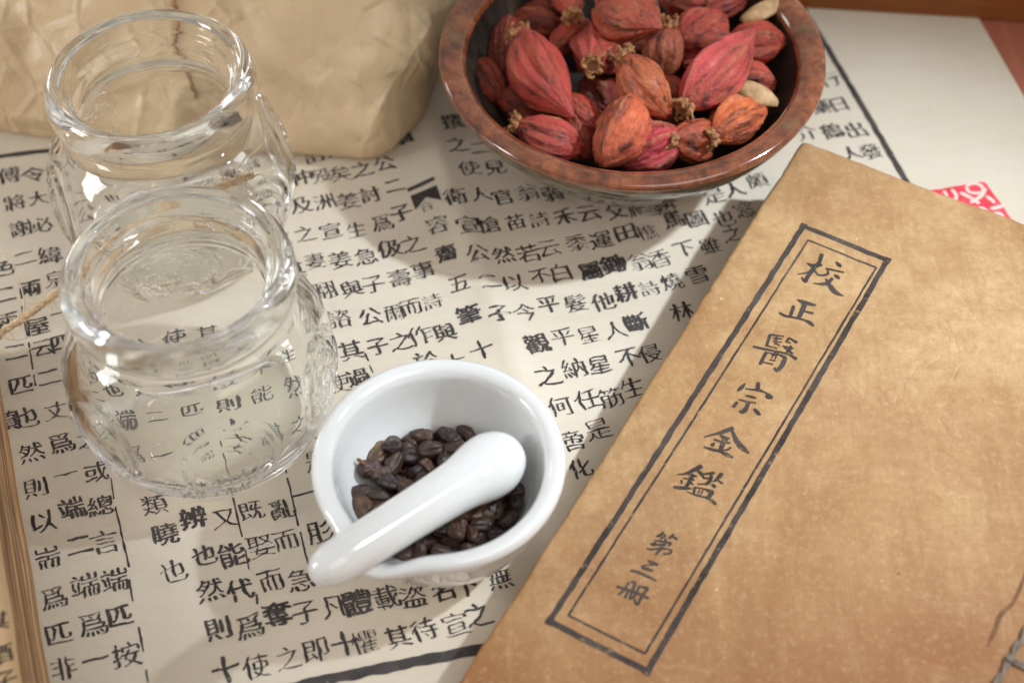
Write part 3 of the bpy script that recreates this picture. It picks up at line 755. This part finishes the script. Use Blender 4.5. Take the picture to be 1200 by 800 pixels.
def pod_mesh(k, L, W, style):
    """pod along +Z from the calyx end (0) to the tip (L), cm"""
    nl, na = 54, 72; V = []; A = []
    for i in range(nl+1):
        t = i/nl
        shape = (math.sin(math.pi*min(1, t*.98+.02)**(.80 if style != 2 else .95))**.72)*(1-.25*max(0, t-.72)/.28) if t < 1 else 0
        if style == 1: shape = math.sin(math.pi*(t*.95+.03))**.62
        tip = .06*(t > .9)
        for j in range(na):
            ph = 2*math.pi*j/na+.35*math.sin(t*2+k)
            ca, sa = math.cos(ph), math.sin(ph)
            wob = ph+.16*nz(t*3, k*2)+.05*nz(t*9, ph, k)
            c6 = max(0.0, abs(math.cos(3*wob)))**26*(.55+.75*max(0, nz(t*2.2, round(3*wob/math.pi)*7.7, k)+.35))
            fold = nz(ca*1.7+k, sa*1.7, t*1.1)
            grv = 1-abs(nz(ca*3.4+k, sa*3.4, t*.9+k))*2          # sharp lengthwise wrinkles
            grv2 = 1-abs(nz(ca*8+k, sa*8, t*2.0))*2
            fine = nz(ca*9+k, sa*9, t*9)
            env = math.sin(math.pi*min(1, t))if t < 1 else 0
            env = max(0, env)
            s = 1+.14*min(1.2, c6)*env+.34*fold*env**.6+.13*grv*env**.5+.06*grv2+.03*fine
            r = W/2*max(.05, shape)*s*.86
            V.append((r*ca*(1+.12*math.sin(k*7)), r*sa*(1-.10*math.cos(k*5)), t*L+.13*nz(ca, sa, k)+.04*fine))
            A.append(min(1, c6))
    V = np.array(V); zc = V[:, 2]/L
    V[:, 0] += .14*W*np.sin(zc*math.pi)*math.sin(k*3)
    F = [(i*na+j, i*na+(j+1) % na, (i+1)*na+(j+1) % na, (i+1)*na+j) for i in range(nl) for j in range(na)]
    F += [tuple(range(na))[::-1], tuple(nl*na+j for j in range(na))]
    return V, F, A
def calyx_mesh(k, W, hollow):
    mb = MB(); rnd = random.Random(int(k*100)); nS = 9
    v, f = lathe(catmull([(.0, .10), (.12*W, .10), (.20*W, .02), (.23*W, -.12), (.17*W, -.20), (.13*W, -.10), (.0, -.02)], 4), 16, (0, 0, 0)); mb.add(v, f)
    for i in range(nS):
        a = 2*math.pi*i/nS+rnd.uniform(-.3, .3); l = rnd.uniform(.16, .42); d_ = np.array([math.cos(a), math.sin(a), 0])
        curl = rnd.uniform(-.2, .35); tw = rnd.uniform(-.25, .25); sd = np.array([-d_[1], d_[0], 0])
        P_ = [d_*.18*W+np.array([0, 0, .05]), d_*(.24*W)+np.array([0, 0, -.12]), d_*(.25*W+curl*.35)+sd*tw*.4+np.array([0, 0, -.12-l*.5]), d_*(.20*W+curl*.6)+sd*tw+np.array([0, 0, -.1-l*.8])]
        C = catmull(P_, 5); v, f = tube(C, np.linspace(.12, .03, len(C))*np.array([1+.5*rnd.uniform(-1, 1) for _ in C]), 6); mb.add(v, f)
    return mb
PODS = [  # crown px+z, tip px+z, width cm, style, colour, calyx?, label
 ((610, 42, 4.3), (671, 137, 4.0), 2.15, 0, (.40, .060, .055), 1, 'large plump red pod with orange veins pointing down at the bowl front, left of centre'),
 ((600, 22, 3.3), (590, 104, 2.4), 2.0, 1, (.17, .028, .016), 0, 'dark red pod in shadow against the left inner wall of the bowl'),
 ((600, 22, 3.0), (664, 36, 3.0), 1.9, 1, (.16, .026, .015), 0, 'dark brownish red pod lying across the upper left of the bowl'),
 ((694, 76, 4.6), (692, 38, 3.2), 2.05, 1, (.40, .075, .070), 2, 'pink red pod facing the viewer with its open round calyx hole'),
 ((671, 18, 4.2), (668, -40, 4.2), 1.9, 1, (.34, .060, .040), 1, 'red pod at the top of the bowl with pale calyx hanging down'),
 ((700, 6, 4.9), (776, 34, 5.0), 2.6, 0, (.30, .065, .032), 0, 'big dark red pod with a black crack near the top middle of the bowl'),
 ((733, 66, 4.8), (782, 136, 4.0), 2.15, 1, (.42, .13, .045), 1, 'orange brown withered pod with grey wrinkled skin in the middle of the bowl'),
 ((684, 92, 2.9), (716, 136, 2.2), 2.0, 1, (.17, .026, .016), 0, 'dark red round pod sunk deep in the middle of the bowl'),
 ((584, 112, 2.9), (650, 140, 2.6), 1.75, 1, (.24, .036, .018), 0, 'dark orange red pod at the lower left inside the bowl'),
 ((606, 146, 3.5), (682, 176, 3.1), 1.75, 1, (.38, .055, .060), 1, 'pinkish red pod lying sideways along the front left rim'),
 ((746, 112, 4.3), (703, 192, 3.4), 2.35, 1, (.50, .135, .060), 1, 'light orange pod standing at the front centre of the bowl'),
 ((800, 158, 3.5), (728, 190, 3.0), 2.0, 1, (.44, .055, .095), 0, 'magenta pod with folded skin pressed against the front rim'),
 ((786, 163, 3.7), (836, 160, 3.0), 1.7, 1, (.40, .10, .045), 1, 'small orange pod with shaggy calyx beside the magenta one'),
 ((834, 161, 3.7), (896, 128, 3.6), 1.75, 1, (.52, .15, .050), 2, 'bright orange pod with dark hollow calyx at the front right of the bowl'),
 ((802, 124, 4.2), (884, 34, 4.8), 2.25, 0, (.45, .070, .085), 1, 'large pink pod with long raised ridges at the right of the bowl'),
 ((846, 52, 3.6), (926, 47, 3.8), 1.9, 2, (.30, .042, .025), 0, 'dark red pod with a long pointed tip reaching the right inner wall'),
 ((852, 90, 3.3), (908, 100, 3.1), 1.8, 1, (.40, .075, .060), 0, 'short pink red pod partly under the large pink one by the pale husk'),
 ((783, 30, 4.6), (778, 96, 3.2), 1.85, 1, (.24, .080, .040), 1, 'brown striped pod with a crown of dry sepals behind the withered one'),
 ((796, 52, 4.0), (846, 18, 4.2), 2.0, 1, (.36, .055, .045), 0, 'rosy red pod between the striped brown one and the rim at the back right'),
 ((824, 8, 4.2), (878, -8, 4.0), 2.0, 1, (.34, .062, .055), 0, 'smooth dull red pod at the back right edge of the picture'),
 ((772, -6, 4.2), (826, -14, 4.0), 2.1, 1, (.28, .055, .035), 0, 'brownish red pod cut by the top of the picture'),
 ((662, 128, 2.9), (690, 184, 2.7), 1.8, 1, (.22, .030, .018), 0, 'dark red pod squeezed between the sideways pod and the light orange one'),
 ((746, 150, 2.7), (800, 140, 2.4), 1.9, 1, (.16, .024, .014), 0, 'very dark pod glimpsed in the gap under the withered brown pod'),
 ((640, 0, 3.2), (610, -60, 3.2), 2.0, 1, (.22, .036, .022), 0, 'dark pod at the far left back of the bowl'),
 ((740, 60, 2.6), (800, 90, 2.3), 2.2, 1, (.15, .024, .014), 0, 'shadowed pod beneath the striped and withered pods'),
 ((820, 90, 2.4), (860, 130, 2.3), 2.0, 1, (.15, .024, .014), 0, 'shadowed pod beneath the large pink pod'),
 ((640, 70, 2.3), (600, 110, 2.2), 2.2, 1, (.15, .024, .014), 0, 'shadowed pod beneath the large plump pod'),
 ((648, 60, 3.7), (690, 28, 3.4), 1.5, 1, (.30, .045, .03), 0, 'small dark red pod wedged between the upper left pod and the open calyx pod'),
 ((655, 112, 3.6), (700, 150, 3.3), 1.4, 1, (.33, .05, .035), 0, 'small red pod tucked beside the tip of the large plump pod'),
 ((560, 70, 3.0), (590, 120, 2.6), 1.5, 1, (.24, .036, .02), 0, 'small dark pod low against the left wall of the bowl'),
 ((760, 100, 3.4), (812, 128, 3.2), 1.5, 1, (.34, .06, .03), 0, 'small brownish red pod between the withered pod and the large pink one'),
 ((850, 40, 3.4), (800, 76, 3.3), 1.5, 1, (.36, .055, .05), 0, 'small rosy pod behind the large pink one'),
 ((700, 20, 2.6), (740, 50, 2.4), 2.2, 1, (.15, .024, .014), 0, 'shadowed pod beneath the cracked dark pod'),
]
for i, (c_, t_, W_, style, col, cal, lab) in enumerate(PODS):
    A = at(*c_); B = at(*t_); L = float(np.linalg.norm(B-A)); L = max(L, 1.6)
    Z = (B-A)/np.linalg.norm(B-A); X = np.cross(Z, [.3, .2, 1.0]); X /= np.linalg.norm(X); Y = np.cross(Z, X)
    k = 1.37*i+.6
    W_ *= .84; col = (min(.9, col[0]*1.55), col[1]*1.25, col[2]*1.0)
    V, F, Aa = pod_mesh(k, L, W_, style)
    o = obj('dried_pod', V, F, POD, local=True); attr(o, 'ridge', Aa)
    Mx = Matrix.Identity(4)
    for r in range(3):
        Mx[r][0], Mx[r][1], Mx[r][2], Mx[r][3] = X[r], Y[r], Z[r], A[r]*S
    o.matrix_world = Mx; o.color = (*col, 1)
    tag(o, lab, 'seed pod', 'dried red pods in the bowl')
    if cal:
        mb = calyx_mesh(k, W_*.78, cal == 2); mb.build('calyx', CALYX, parent=o, local=True)
        if cal == 2:
            v, f = lathe([(0, -.125), (.10*W_, -.13), (.15*W_, -.16)], 16, (0, 0, 0)); obj('calyx_hole', v, f, CREASE, parent=o, local=True)
def shell(name, pts, wid, label, dish=.35):
    """a curled flake of husk between two points"""
    A, B = np.array(pts[0]), np.array(pts[1]); L = np.linalg.norm(B-A); Z = (B-A)/L
    Y = np.array([0, 0, 1.0])-Z*Z[2]; Y /= np.linalg.norm(Y); X = np.cross(Y, Z); V = []; n1, n2 = 26, 18
    for side in (0, 1):
        for i in range(n1+1):
            t = i/n1; wv = wid/2*math.sin(math.pi*min(.999, t*.94+.03))**.6
            for j in range(n2+1):
                s = -1+2*j/n2
                up = dish*(1-s*s)*max(0.0, math.sin(math.pi*t))**.5+.06*nz(t*4, s*2, 3)-(.10 if side else 0)*(1-s**6)*max(0.0, math.sin(math.pi*t))**.4
                V.append(A+Z*t*L+X*s*wv+Y*up)
    m = n2+1; N0 = (n1+1)*m; F = []
    for i in range(n1):
        for j in range(n2):
            q = (i*m+j, i*m+j+1, (i+1)*m+j+1, (i+1)*m+j); F.append(q); F.append(tuple(x+N0 for x in q[::-1]))
    bound = [i*m for i in range(n1+1)]+[n1*m+j for j in range(1, m)]+[i*m+n2 for i in range(n1-1, -1, -1)]+[j for j in range(n2-1, 0, -1)]
    for a, b in zip(bound, bound[1:]+bound[:1]): F.append((a, b, b+N0, a+N0))
    o = obj(name, V, F, HUSK, base=tuple((A+B)/2)); tag(o, label, 'husk', 'husks among the pods'); return o
shell('husk_flake', (at(858, 98, 4.2), at(912, 122, 3.7)), 1.0, 'pale beige curled flake of husk at the right side of the bowl')
shell('husk_flake', (at(868, 26, 4.1), at(917, 2, 4.3)), .8, 'slim pale husk flake leaning on the back right rim of the bowl')

# ------------------------------------------------------------------ big thread-bound book
H = 2.75; SLOPE = -.065                 # cover height at the top edge and its fall per cm towards the lower edge
TL = at(940, 165, H)[:2]; ang = R(-30.6)
BX = np.array([math.cos(ang), math.sin(ang)]); BY = np.array([math.sin(ang), -math.cos(ang)])   # right and down on the cover
BW, BL = 17.0, 27.5
NC = np.cross([*BX, 0], [*BY, SLOPE]); NC /= np.linalg.norm(NC)
def atc(u, v): return at_plane(u, v, (*TL, H), NC)
def zc(x, y):
    q = np.array([x, y])-TL; a, b = q@BX, q@BY
    e = min(a, b, BW-a, BL-b); e = max(e, 0)
    return H+SLOPE*b+.05*nz(x, y, 3, .13)+.02*nz(x, y, 9, .5)-.05*math.exp(-e/.14)
book = empty('thread_bound_book', (*((TL+BX*BW/2+BY*BL/2)), 0))
tag(book, 'thick old thread bound book with a stained tan cover and framed Chinese title', 'book')
def rounded(a, b):
    # grid to cover with rounded corners
    x = a*BW; y = b*BL; r = .22
    for cx, sx in ((0, 1), (BW, -1)):
        for cyy, sy in ((0, 1), (BL, -1)):
            dx = (x-cx)*sx; dy = (y-cyy)*sy
            if dx < r and dy < r:
                vx, vy = r-dx, r-dy; l = math.hypot(vx, vy); mx = max(vx, vy)
                if l > 1e-6:
                    kf = mx/l; x = cx+sx*(r-vx*kf); y = cyy+sy*(r-vy*kf)
    s1 = (.06*nz(y*.5, 3.3)+.03*nz(y*2.5, 5))*(1-a)**6; s2 = (.06*nz(x*.5, 8.3)+.03*nz(x*2.5, 2))*(1-b)**6
    p = TL+BX*(x+s1)+BY*(y+s2); return p
NX, NY = 150, 220
def cov(a, b):
    a_ = .5-.5*math.cos(math.pi*a) if False else a
    p = rounded(a_, b); return (p[0], p[1], zc(*p))
v, f = quadgrid(NX, NY, cov); v2 = v.copy(); v2[:, 2] -= .05
nv = len(v); m = NX+1
bd = [i for i in range(m)]+[j*m+NX for j in range(1, NY+1)]+[NY*m+i for i in range(NX-1, -1, -1)]+[j*m for j in range(NY-1, 0, -1)]
F = [tuple(q[::-1]) for q in f]+[tuple(x+nv for x in q) for q in f]+[(a, b, b+nv, a+nv) for a, b in zip(bd, bd[1:]+bd[:1])]
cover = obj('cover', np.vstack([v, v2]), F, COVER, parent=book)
def block(name, inset, z0, z1, mat, wob):
    V = []; zs = np.linspace(z0, z1, 24)
    base = []
    for (a0, b0_), (a1, b1_) in (((0, 0), (1, 0)), ((1, 0), (1, 1)), ((1, 1), (0, 1)), ((0, 1), (0, 0))):
        for t in np.linspace(0, 1, 40, endpoint=False): base.append((a0+(a1-a0)*t, b0_+(b1_-b0_)*t))
    for z in zs:
        off = wob*nz(z*3, 4.4)
        for (a, b) in base:
            p = TL+BX*(inset+off+a*(BW-2*inset))+BY*(inset+off+b*(BL-2*inset)); V.append((p[0], p[1], z+SLOPE*b*BL*(z-z0)/(z1-z0)))
    nb = len(base); F = [(i*nb+k, (i+1)*nb+k, (i+1)*nb+(k+1) % nb, i*nb+(k+1) % nb) for i in range(len(zs)-1) for k in range(nb)]
    F += [tuple(range(nb)), tuple((len(zs)-1)*nb+k for k in range(nb))[::-1]]
    return obj(name, V, F, mat, parent=book, smooth=False)
block('page_block', .10, .22, H-.16, PAGES, .05)
v3, f3 = quadgrid(20, 20, lambda a, b: (*(TL+BX*(.02+a*(BW-.04))+BY*(.02+b*(BL-.04))), .21))
v4 = v3.copy(); v4[:, 2] = .15; nb = len(v3); bd = [i for i in range(21)]+[j*21+20 for j in range(1, 21)]+[20*21+i for i in range(19, -1, -1)]+[j*21 for j in range(19, 0, -1)]
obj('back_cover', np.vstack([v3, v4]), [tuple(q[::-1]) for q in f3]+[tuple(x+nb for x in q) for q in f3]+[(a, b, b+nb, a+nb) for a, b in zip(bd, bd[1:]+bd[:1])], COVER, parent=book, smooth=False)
# printed title frame
mb = MB()
def frame(pts, w, lift, rough):
    P = pts+[pts[0]]
    for k in range(4): inkline(mb, [P[k], P[k+1]], w, zc, lift+.0008*k, rough, .15, H)
frame([(941.5, 264.5), (1040, 304.5), (758.5, 786), (644, 727)], .175, .010, .30)
frame([(947, 281), (1027, 313), (756, 765), (666, 720)], .065, .010, .5)
for (u, v_) in ((941.5, 264.5), (1040, 304.5), (758.5, 786), (644, 727)):
    p = atc(u, v_)[:2]; d1 = BX*.11; d2 = BY*.11
    mb.add([(*q, zc(*q)+.0135) for q in (p-d1-d2, p-d1+d2, p+d1+d2, p+d1-d2)], [(0, 1, 2, 3)])
mb.build('title_frame', INK_BOOK, parent=cover, smooth=False)
STROKES = {
 (920, 280): [[(430,180,50),(400,270,46),(320,360,56),(260,450,45),(235,490,50),(195,445,15)],[(262,278,18),(330,312,60),(425,300,34)],[(320,370,32),(230,397,22),(152,410,16)],[(350,370,26),(400,420,24),(500,408,30),(497,350,12)],
  [(605,268,24),(635,300,48),(652,318,28)],[(488,345,30),(590,365,24),(687,385,22)],[(585,415,24),(615,440,44),(637,458,20)],[(550,460,36),(500,512,46),(420,523,34),(333,516,10)],[(480,462,18),(520,530,46),(570,598,60),(620,635,48),(688,662,8)]],
 (900, 330): [[(353,210,20),(410,237,56),(480,255,46),(552,272,30)],[(435,250,56),(410,320,56),(360,420,46)],[(440,345,25),(522,366,32)],[(300,285,40),(265,390,38)],[(138,362,25),(210,397,32),(340,422,28),(430,447,28),(490,475,46),(530,510,30)]],
 (870, 375): [[(335,165,26),(482,185,20)],[(325,170,36),(285,295,30)],[(285,293,20),(405,325,20)],[(375,205,26),(467,217,15)],[(365,240,16),(462,256,15)],[(400,195,26),(388,270,26)],[(400,265,15),(437,297,15)],[(550,205,26),(515,247,22)],[(550,205,22),(600,235,26),(633,255,34)],[(515,247,14),(562,264,16)],
  [(480,300,22),(590,327,26)],[(570,300,26),(550,350,36),(518,368,18)],[(497,318,14),(585,387,30)],[(133,303,26),(220,325,32),(400,360,24),(540,397,28),(628,447,40)],[(280,375,36),(245,440,40),(213,505,38)],[(300,376,16),(430,400,20),(498,430,44)],[(500,440,50),(470,520,52),(410,585,42),(380,560,30)],
  [(345,400,15),(402,412,15)],[(385,370,14),(345,440,14)],[(415,375,15),(385,450,15)],[(323,460,15),(387,472,15)],[(255,490,17),(352,512,20)]],
 (840, 430): [[(330,195,22),(290,235,46),(250,270,26)],[(485,187,44),(480,255,46)],[(342,252,16),(420,260,22),(490,267,35),(575,298,18),(608,335,74),(640,352,46)],[(343,330,18),(400,345,32),(452,357,25)],[(263,375,18),(350,400,24),(452,417,20)],[(370,405,40),(350,470,46),(310,520,50),(275,513,32)],[(235,415,36),(200,455,40)],[(445,490,30),(475,525,46),(502,552,30)]],
 (810, 480): [[(480,215,50),(420,237,50),(320,270,36),(155,310,14)],[(480,240,26),(540,370,52),(600,440,60),(672,502,22)],[(343,293,20),(400,330,44),(447,332,18)],[(272,343,20),(350,367,26),(452,387,20)],[(410,330,50),(370,400,52),(340,475,42)],[(272,383,18),(250,407,44)],[(465,440,22),(420,465,24),(368,466,12)],[(155,430,20),(250,460,36),(340,482,32),(420,522,42),(480,552,30)]],
 (780, 525): [[(410,210,56),(330,250,46),(240,290,30),(142,302,12)],[(273,300,20),(360,325,26)],[(213,345,14),(332,366,24)],[(320,310,42),(270,400,40),(235,460,36)],[(188,370,20),(190,407,26)],[(300,400,22),(322,422,15)],[(108,452,30),(200,462,42),(302,470,18)],
  [(383,263,24),(430,302,42)],[(440,300,20),(562,285,38)],[(430,310,26),(450,347,20)],[(450,345,20),(532,352,20)],[(540,290,32),(520,380,42),(480,415,36)],[(378,415,16),(480,417,24)],[(655,300,46),(600,362,36),(553,387,12)],[(600,365,15),(662,407,26)],[(550,425,30),(577,447,40)],
  [(340,455,20),(440,470,16),(540,510,50)],[(340,465,26),(335,512,28)],[(400,485,15),(385,522,15)],[(440,490,15),(420,532,15)],[(545,515,50),(505,570,50)],[(248,505,8),(350,542,22),(480,577,26),(540,607,34),(582,650,35)]],
 (740, 610): [[(372,128,18),(340,165,36),(298,177,22)],[(370,150,20),(402,167,14)],[(402,170,20),(345,207,22)],[(495,153,20),(448,197,30)],[(490,185,26),(532,212,26)],[(273,225,22),(400,245,24),(462,260,30)],[(290,248,18),(238,272,26),(400,277,22)],[(462,265,26),(438,292,16)],[(183,318,12),(240,330,20),(345,315,16)],[(402,210,22),(370,290,30),(310,365,28),(288,397,13)],[(350,320,26),(430,327,20),(470,352,24),(440,380,28),(378,385,20)],
  [(195,458,14),(240,487,42),(302,507,30)],[(300,512,12),(160,517,14),(125,527,18),(150,550,36),(242,577,28)],[(0,578,28),(80,597,30),(200,652,26),(287,697,18)]],
 (710, 640): [[(300,410,18),(342,420,32),(310,520,28),(278,612,22)],[(267,423,24),(210,510,26),(148,557,20)],[(260,520,22),(228,592,28)],[(392,458,20),(350,560,26),(288,612,18)],[(390,465,18),(440,472,24),(485,497,36),(430,570,28),(365,677,28),(333,603,12)],[(138,465,30),(250,500,28),(400,557,28),(500,605,20)]],
}
mb = MB(); kk = 0
for (u0, v0), sts in STROKES.items():
    for st in sts:
        ribbon(mb, st, .010+.0007*(kk % 12), zc, lambda x, y: atc(u0+x/10, v0+y/10), wscale=.1/36.5*1.06); kk += 1
mb.build('title_lettering', INK_BOOK, parent=cover, smooth=False)
# crease beside the spine and the binding thread
mb = MB()
cv = lambda x, y: atc(1080+x/4, 600+y/4)
ribbon(mb, [(560, 120, 4), (500, 250, 8), (475, 320, 14), (430, 420, 16), (370, 480, 20), (340, 560, 18), (310, 625, 8)], .008, zc, cv, wscale=.25/36.5)
mb.build('cover_crease', CREASE, parent=cover, smooth=False)
def on_cover(u, v_, up=.05):
    p = atc(u, v_); return np.array([p[0], p[1], zc(p[0], p[1])+up])
mb = MB()
s0 = on_cover(1164, 806); s1 = on_cover(1215, 716); dv = s1-s0
line = np.array([s0+dv*t for t in np.linspace(-1.2, 2.2, 90)])
line[:, 2] = [zc(a, b)+.05 for a, b, _ in line]
line += np.array([[.03*nz(i*.3, 2), .03*nz(i*.3, 5), 0] for i in range(len(line))])
for ph in (0, math.pi):
    C = line.copy()
    for i in range(len(C)):
        a = i*.55+ph; C[i] += .042*np.array([math.cos(a)*.86, -math.cos(a)*.5, math.sin(a)])
    v, f = tube(C, .062, 8); mb.add(v, f)
for t0 in (.36, -.9, 1.6):
    p = s0+dv*t0
    C = np.array([p+np.array([*(BX*s), 0]) for s in np.linspace(-.08, 3.2, 16)]); C[:, 2] = [zc(a, b)+.055 for a, b, _ in C]
    for off in (-.05, .05):
        v, f = tube(C+np.array([*(BY*off), 0]), .05, 8); mb.add(v, f)
v, f = lathe([(0, .09), (.10, .07), (.14, 0), (.10, -.05), (0, -.05)], 10, tuple(s0+dv*.36+np.array([0, 0, .06]))); mb.add(v, f)
mb.build('binding_thread', STITCH, parent=book)

# ------------------------------------------------------------------ book at the left edge
LH = 2.8
q0, q1 = at(61, 800)[:2], at(4, 463)[:2]; LD = (q1-q0)/np.linalg.norm(q1-q0); LN = np.array([-LD[1], LD[0]])
lb = empty('old_book', (*(q0+LD*6+LN*6), 0)); tag(lb, 'old thread bound book at the left edge showing its brown page edges', 'book')
V = []; zs = np.linspace(.10, LH, 110); L0, L1 = -9.0, 12.4
for i, z in enumerate(zs):
    off = .02+.28*(z/LH)**1.3+.05*nz(i*.37, 1.1)+.03*rng.uniform(-1, 1)
    for t in np.linspace(L0, L1, 40):
        p = q0+LD*t+LN*(off+.05*nz(t*.35, z*1.5)); V.append((p[0], p[1], z))
    for t in np.linspace(L1, L0, 12):
        p = q0+LD*t+LN*(14); V.append((p[0], p[1], z))
nb = 52; F = [(i*nb+k, i*nb+(k+1) % nb, (i+1)*nb+(k+1) % nb, (i+1)*nb+k) for i in range(109) for k in range(nb)]
F += [tuple(range(nb))[::-1]]
obj('page_block', V, F, PAGES2, parent=lb, smooth=False)
def zl(x, y):
    q = np.array([x, y])-q0; e = max(0, q@LN-.3)
    return LH+.06+.10*(1-math.exp(-e/.8))+.03*nz(x, y, 5, .4)
def top(a, b):
    p = q0+LD*(L0+(L1-L0)*b+.0)+LN*(.28+.03*nz(b*12, 7)+13.7*a); return (p[0], p[1], zl(*p))
v, f = quadgrid(40, 90, top); v2 = v.copy(); v2[:, 2] -= .05; nv = len(v); m = 41
bd = [i for i in range(m)]+[j*m+40 for j in range(1, 91)]+[90*m+i for i in range(39, -1, -1)]+[j*m for j in range(89, 0, -1)]
tp = obj('top_page', np.vstack([v, v2]), [tuple(q) for q in f]+[tuple(x+nv for x in q[::-1]) for q in f]+[(b, a, a+nv, b+nv) for a, b in zip(bd, bd[1:]+bd[:1])], OLDPAGE, parent=lb)
mb = MB()
for ch, u, v_ in (('其', -2, 728), ('酒', 2, 766), ('子', 6, 797), ('之', -26, 700), ('也', -30, 745), ('者', -24, 790)):
    p = at(u, v_, LH+.1)
    place_glyph(mb, ch, p, .62, np.array([-LN[0], -LN[1]]), LD, zl, 0.01, lift=.012)
mb.build('page_lettering', INK, parent=tp, smooth=False)

# ------------------------------------------------------------------ jute twine
def zt(u, v_, z): return at(u, v_, z)
path = np.array([zt(-70, 470, 3.2), zt(-30, 425, 3.25), zt(0, 391, 3.5), zt(25, 374, 3.9), zt(52, 354, 4.4), zt(76, 335, 4.7), zt(120, 300, 4.9), zt(170, 268, 4.9), zt(215, 242, 4.75), zt(258, 219, 4.6), zt(280, 211, 4.5), zt(297, 205, 4.4)])
C = catmull(path, 22); T = np.gradient(C, axis=0); T /= np.linalg.norm(T, axis=1)[:, None]
mb = MB(); nC = len(C)
for ph in (0, 2.09, 4.19):
    D = C.copy()
    for i in range(nC):
        N = np.cross([0, 0, 1.0], T[i]); N /= np.linalg.norm(N); B = np.cross(T[i], N); a = i*.30+.8*nz(i*.11, ph)+ph
        fray = 1+.5*max(0, (i-nC+14)/14)
        D[i] += .056*fray*(N*math.cos(a)+B*math.sin(a))
    v, f = tube(D, [.074*(1+.45*nz(i*.5, ph))*(1-.75*max(0, (i-nC+16)/16)) for i in range(nC)], 7); mb.add(v, f)
twine = mb.build('jute_twine', JUTE, base=tuple(C[nC//2]))
tag(twine, 'loose length of frayed jute twine running behind the front glass jar', 'twine')
mb = MB()
for k in range(320):
    i = int(rng.integers(0, nC-2)); p = C[i]; dr = rng.normal(0, 1, 3); dr -= T[i]*(dr@T[i])*.6; dr /= np.linalg.norm(dr); l = rng.uniform(.12, .6)
    side = rng.normal(0, .35, 3)
    Q = catmull([p+dr*.08, p+dr*l*.5+side*l*.2, p+dr*l+side*l*.8], 5); v, f = tube(Q, np.linspace(.011, .005, len(Q)), 4); mb.add(v, f)
for pts in ([(26, 374, 3.9), (28, 352, 4.3), (22, 328, 4.6), (14, 309, 5.0), (0, 292, 5.2), (-8, 284, 5.2)], [(2, 394, 3.5), (18, 398, 3.4), (32, 396, 3.2)], [(0, 410, 3.2), (20, 416, 3), (40, 405, 3), (54, 396, 3)],
            [(272, 210, 4.6), (282, 192, 4.9), (298, 178, 5.2), (308, 168, 5.4)], [(296, 205, 4.4), (308, 206, 4.3), (315, 214, 4.1)], [(300, 205, 4.4), (313, 200, 4.5), (320, 196, 4.6)]):
    Q = catmull([zt(*q) for q in pts], 7); v, f = tube(Q, np.linspace(.024, .012, len(Q)), 5); mb.add(v, f)
mb.build('loose_fibre', FIBRE, parent=twine)
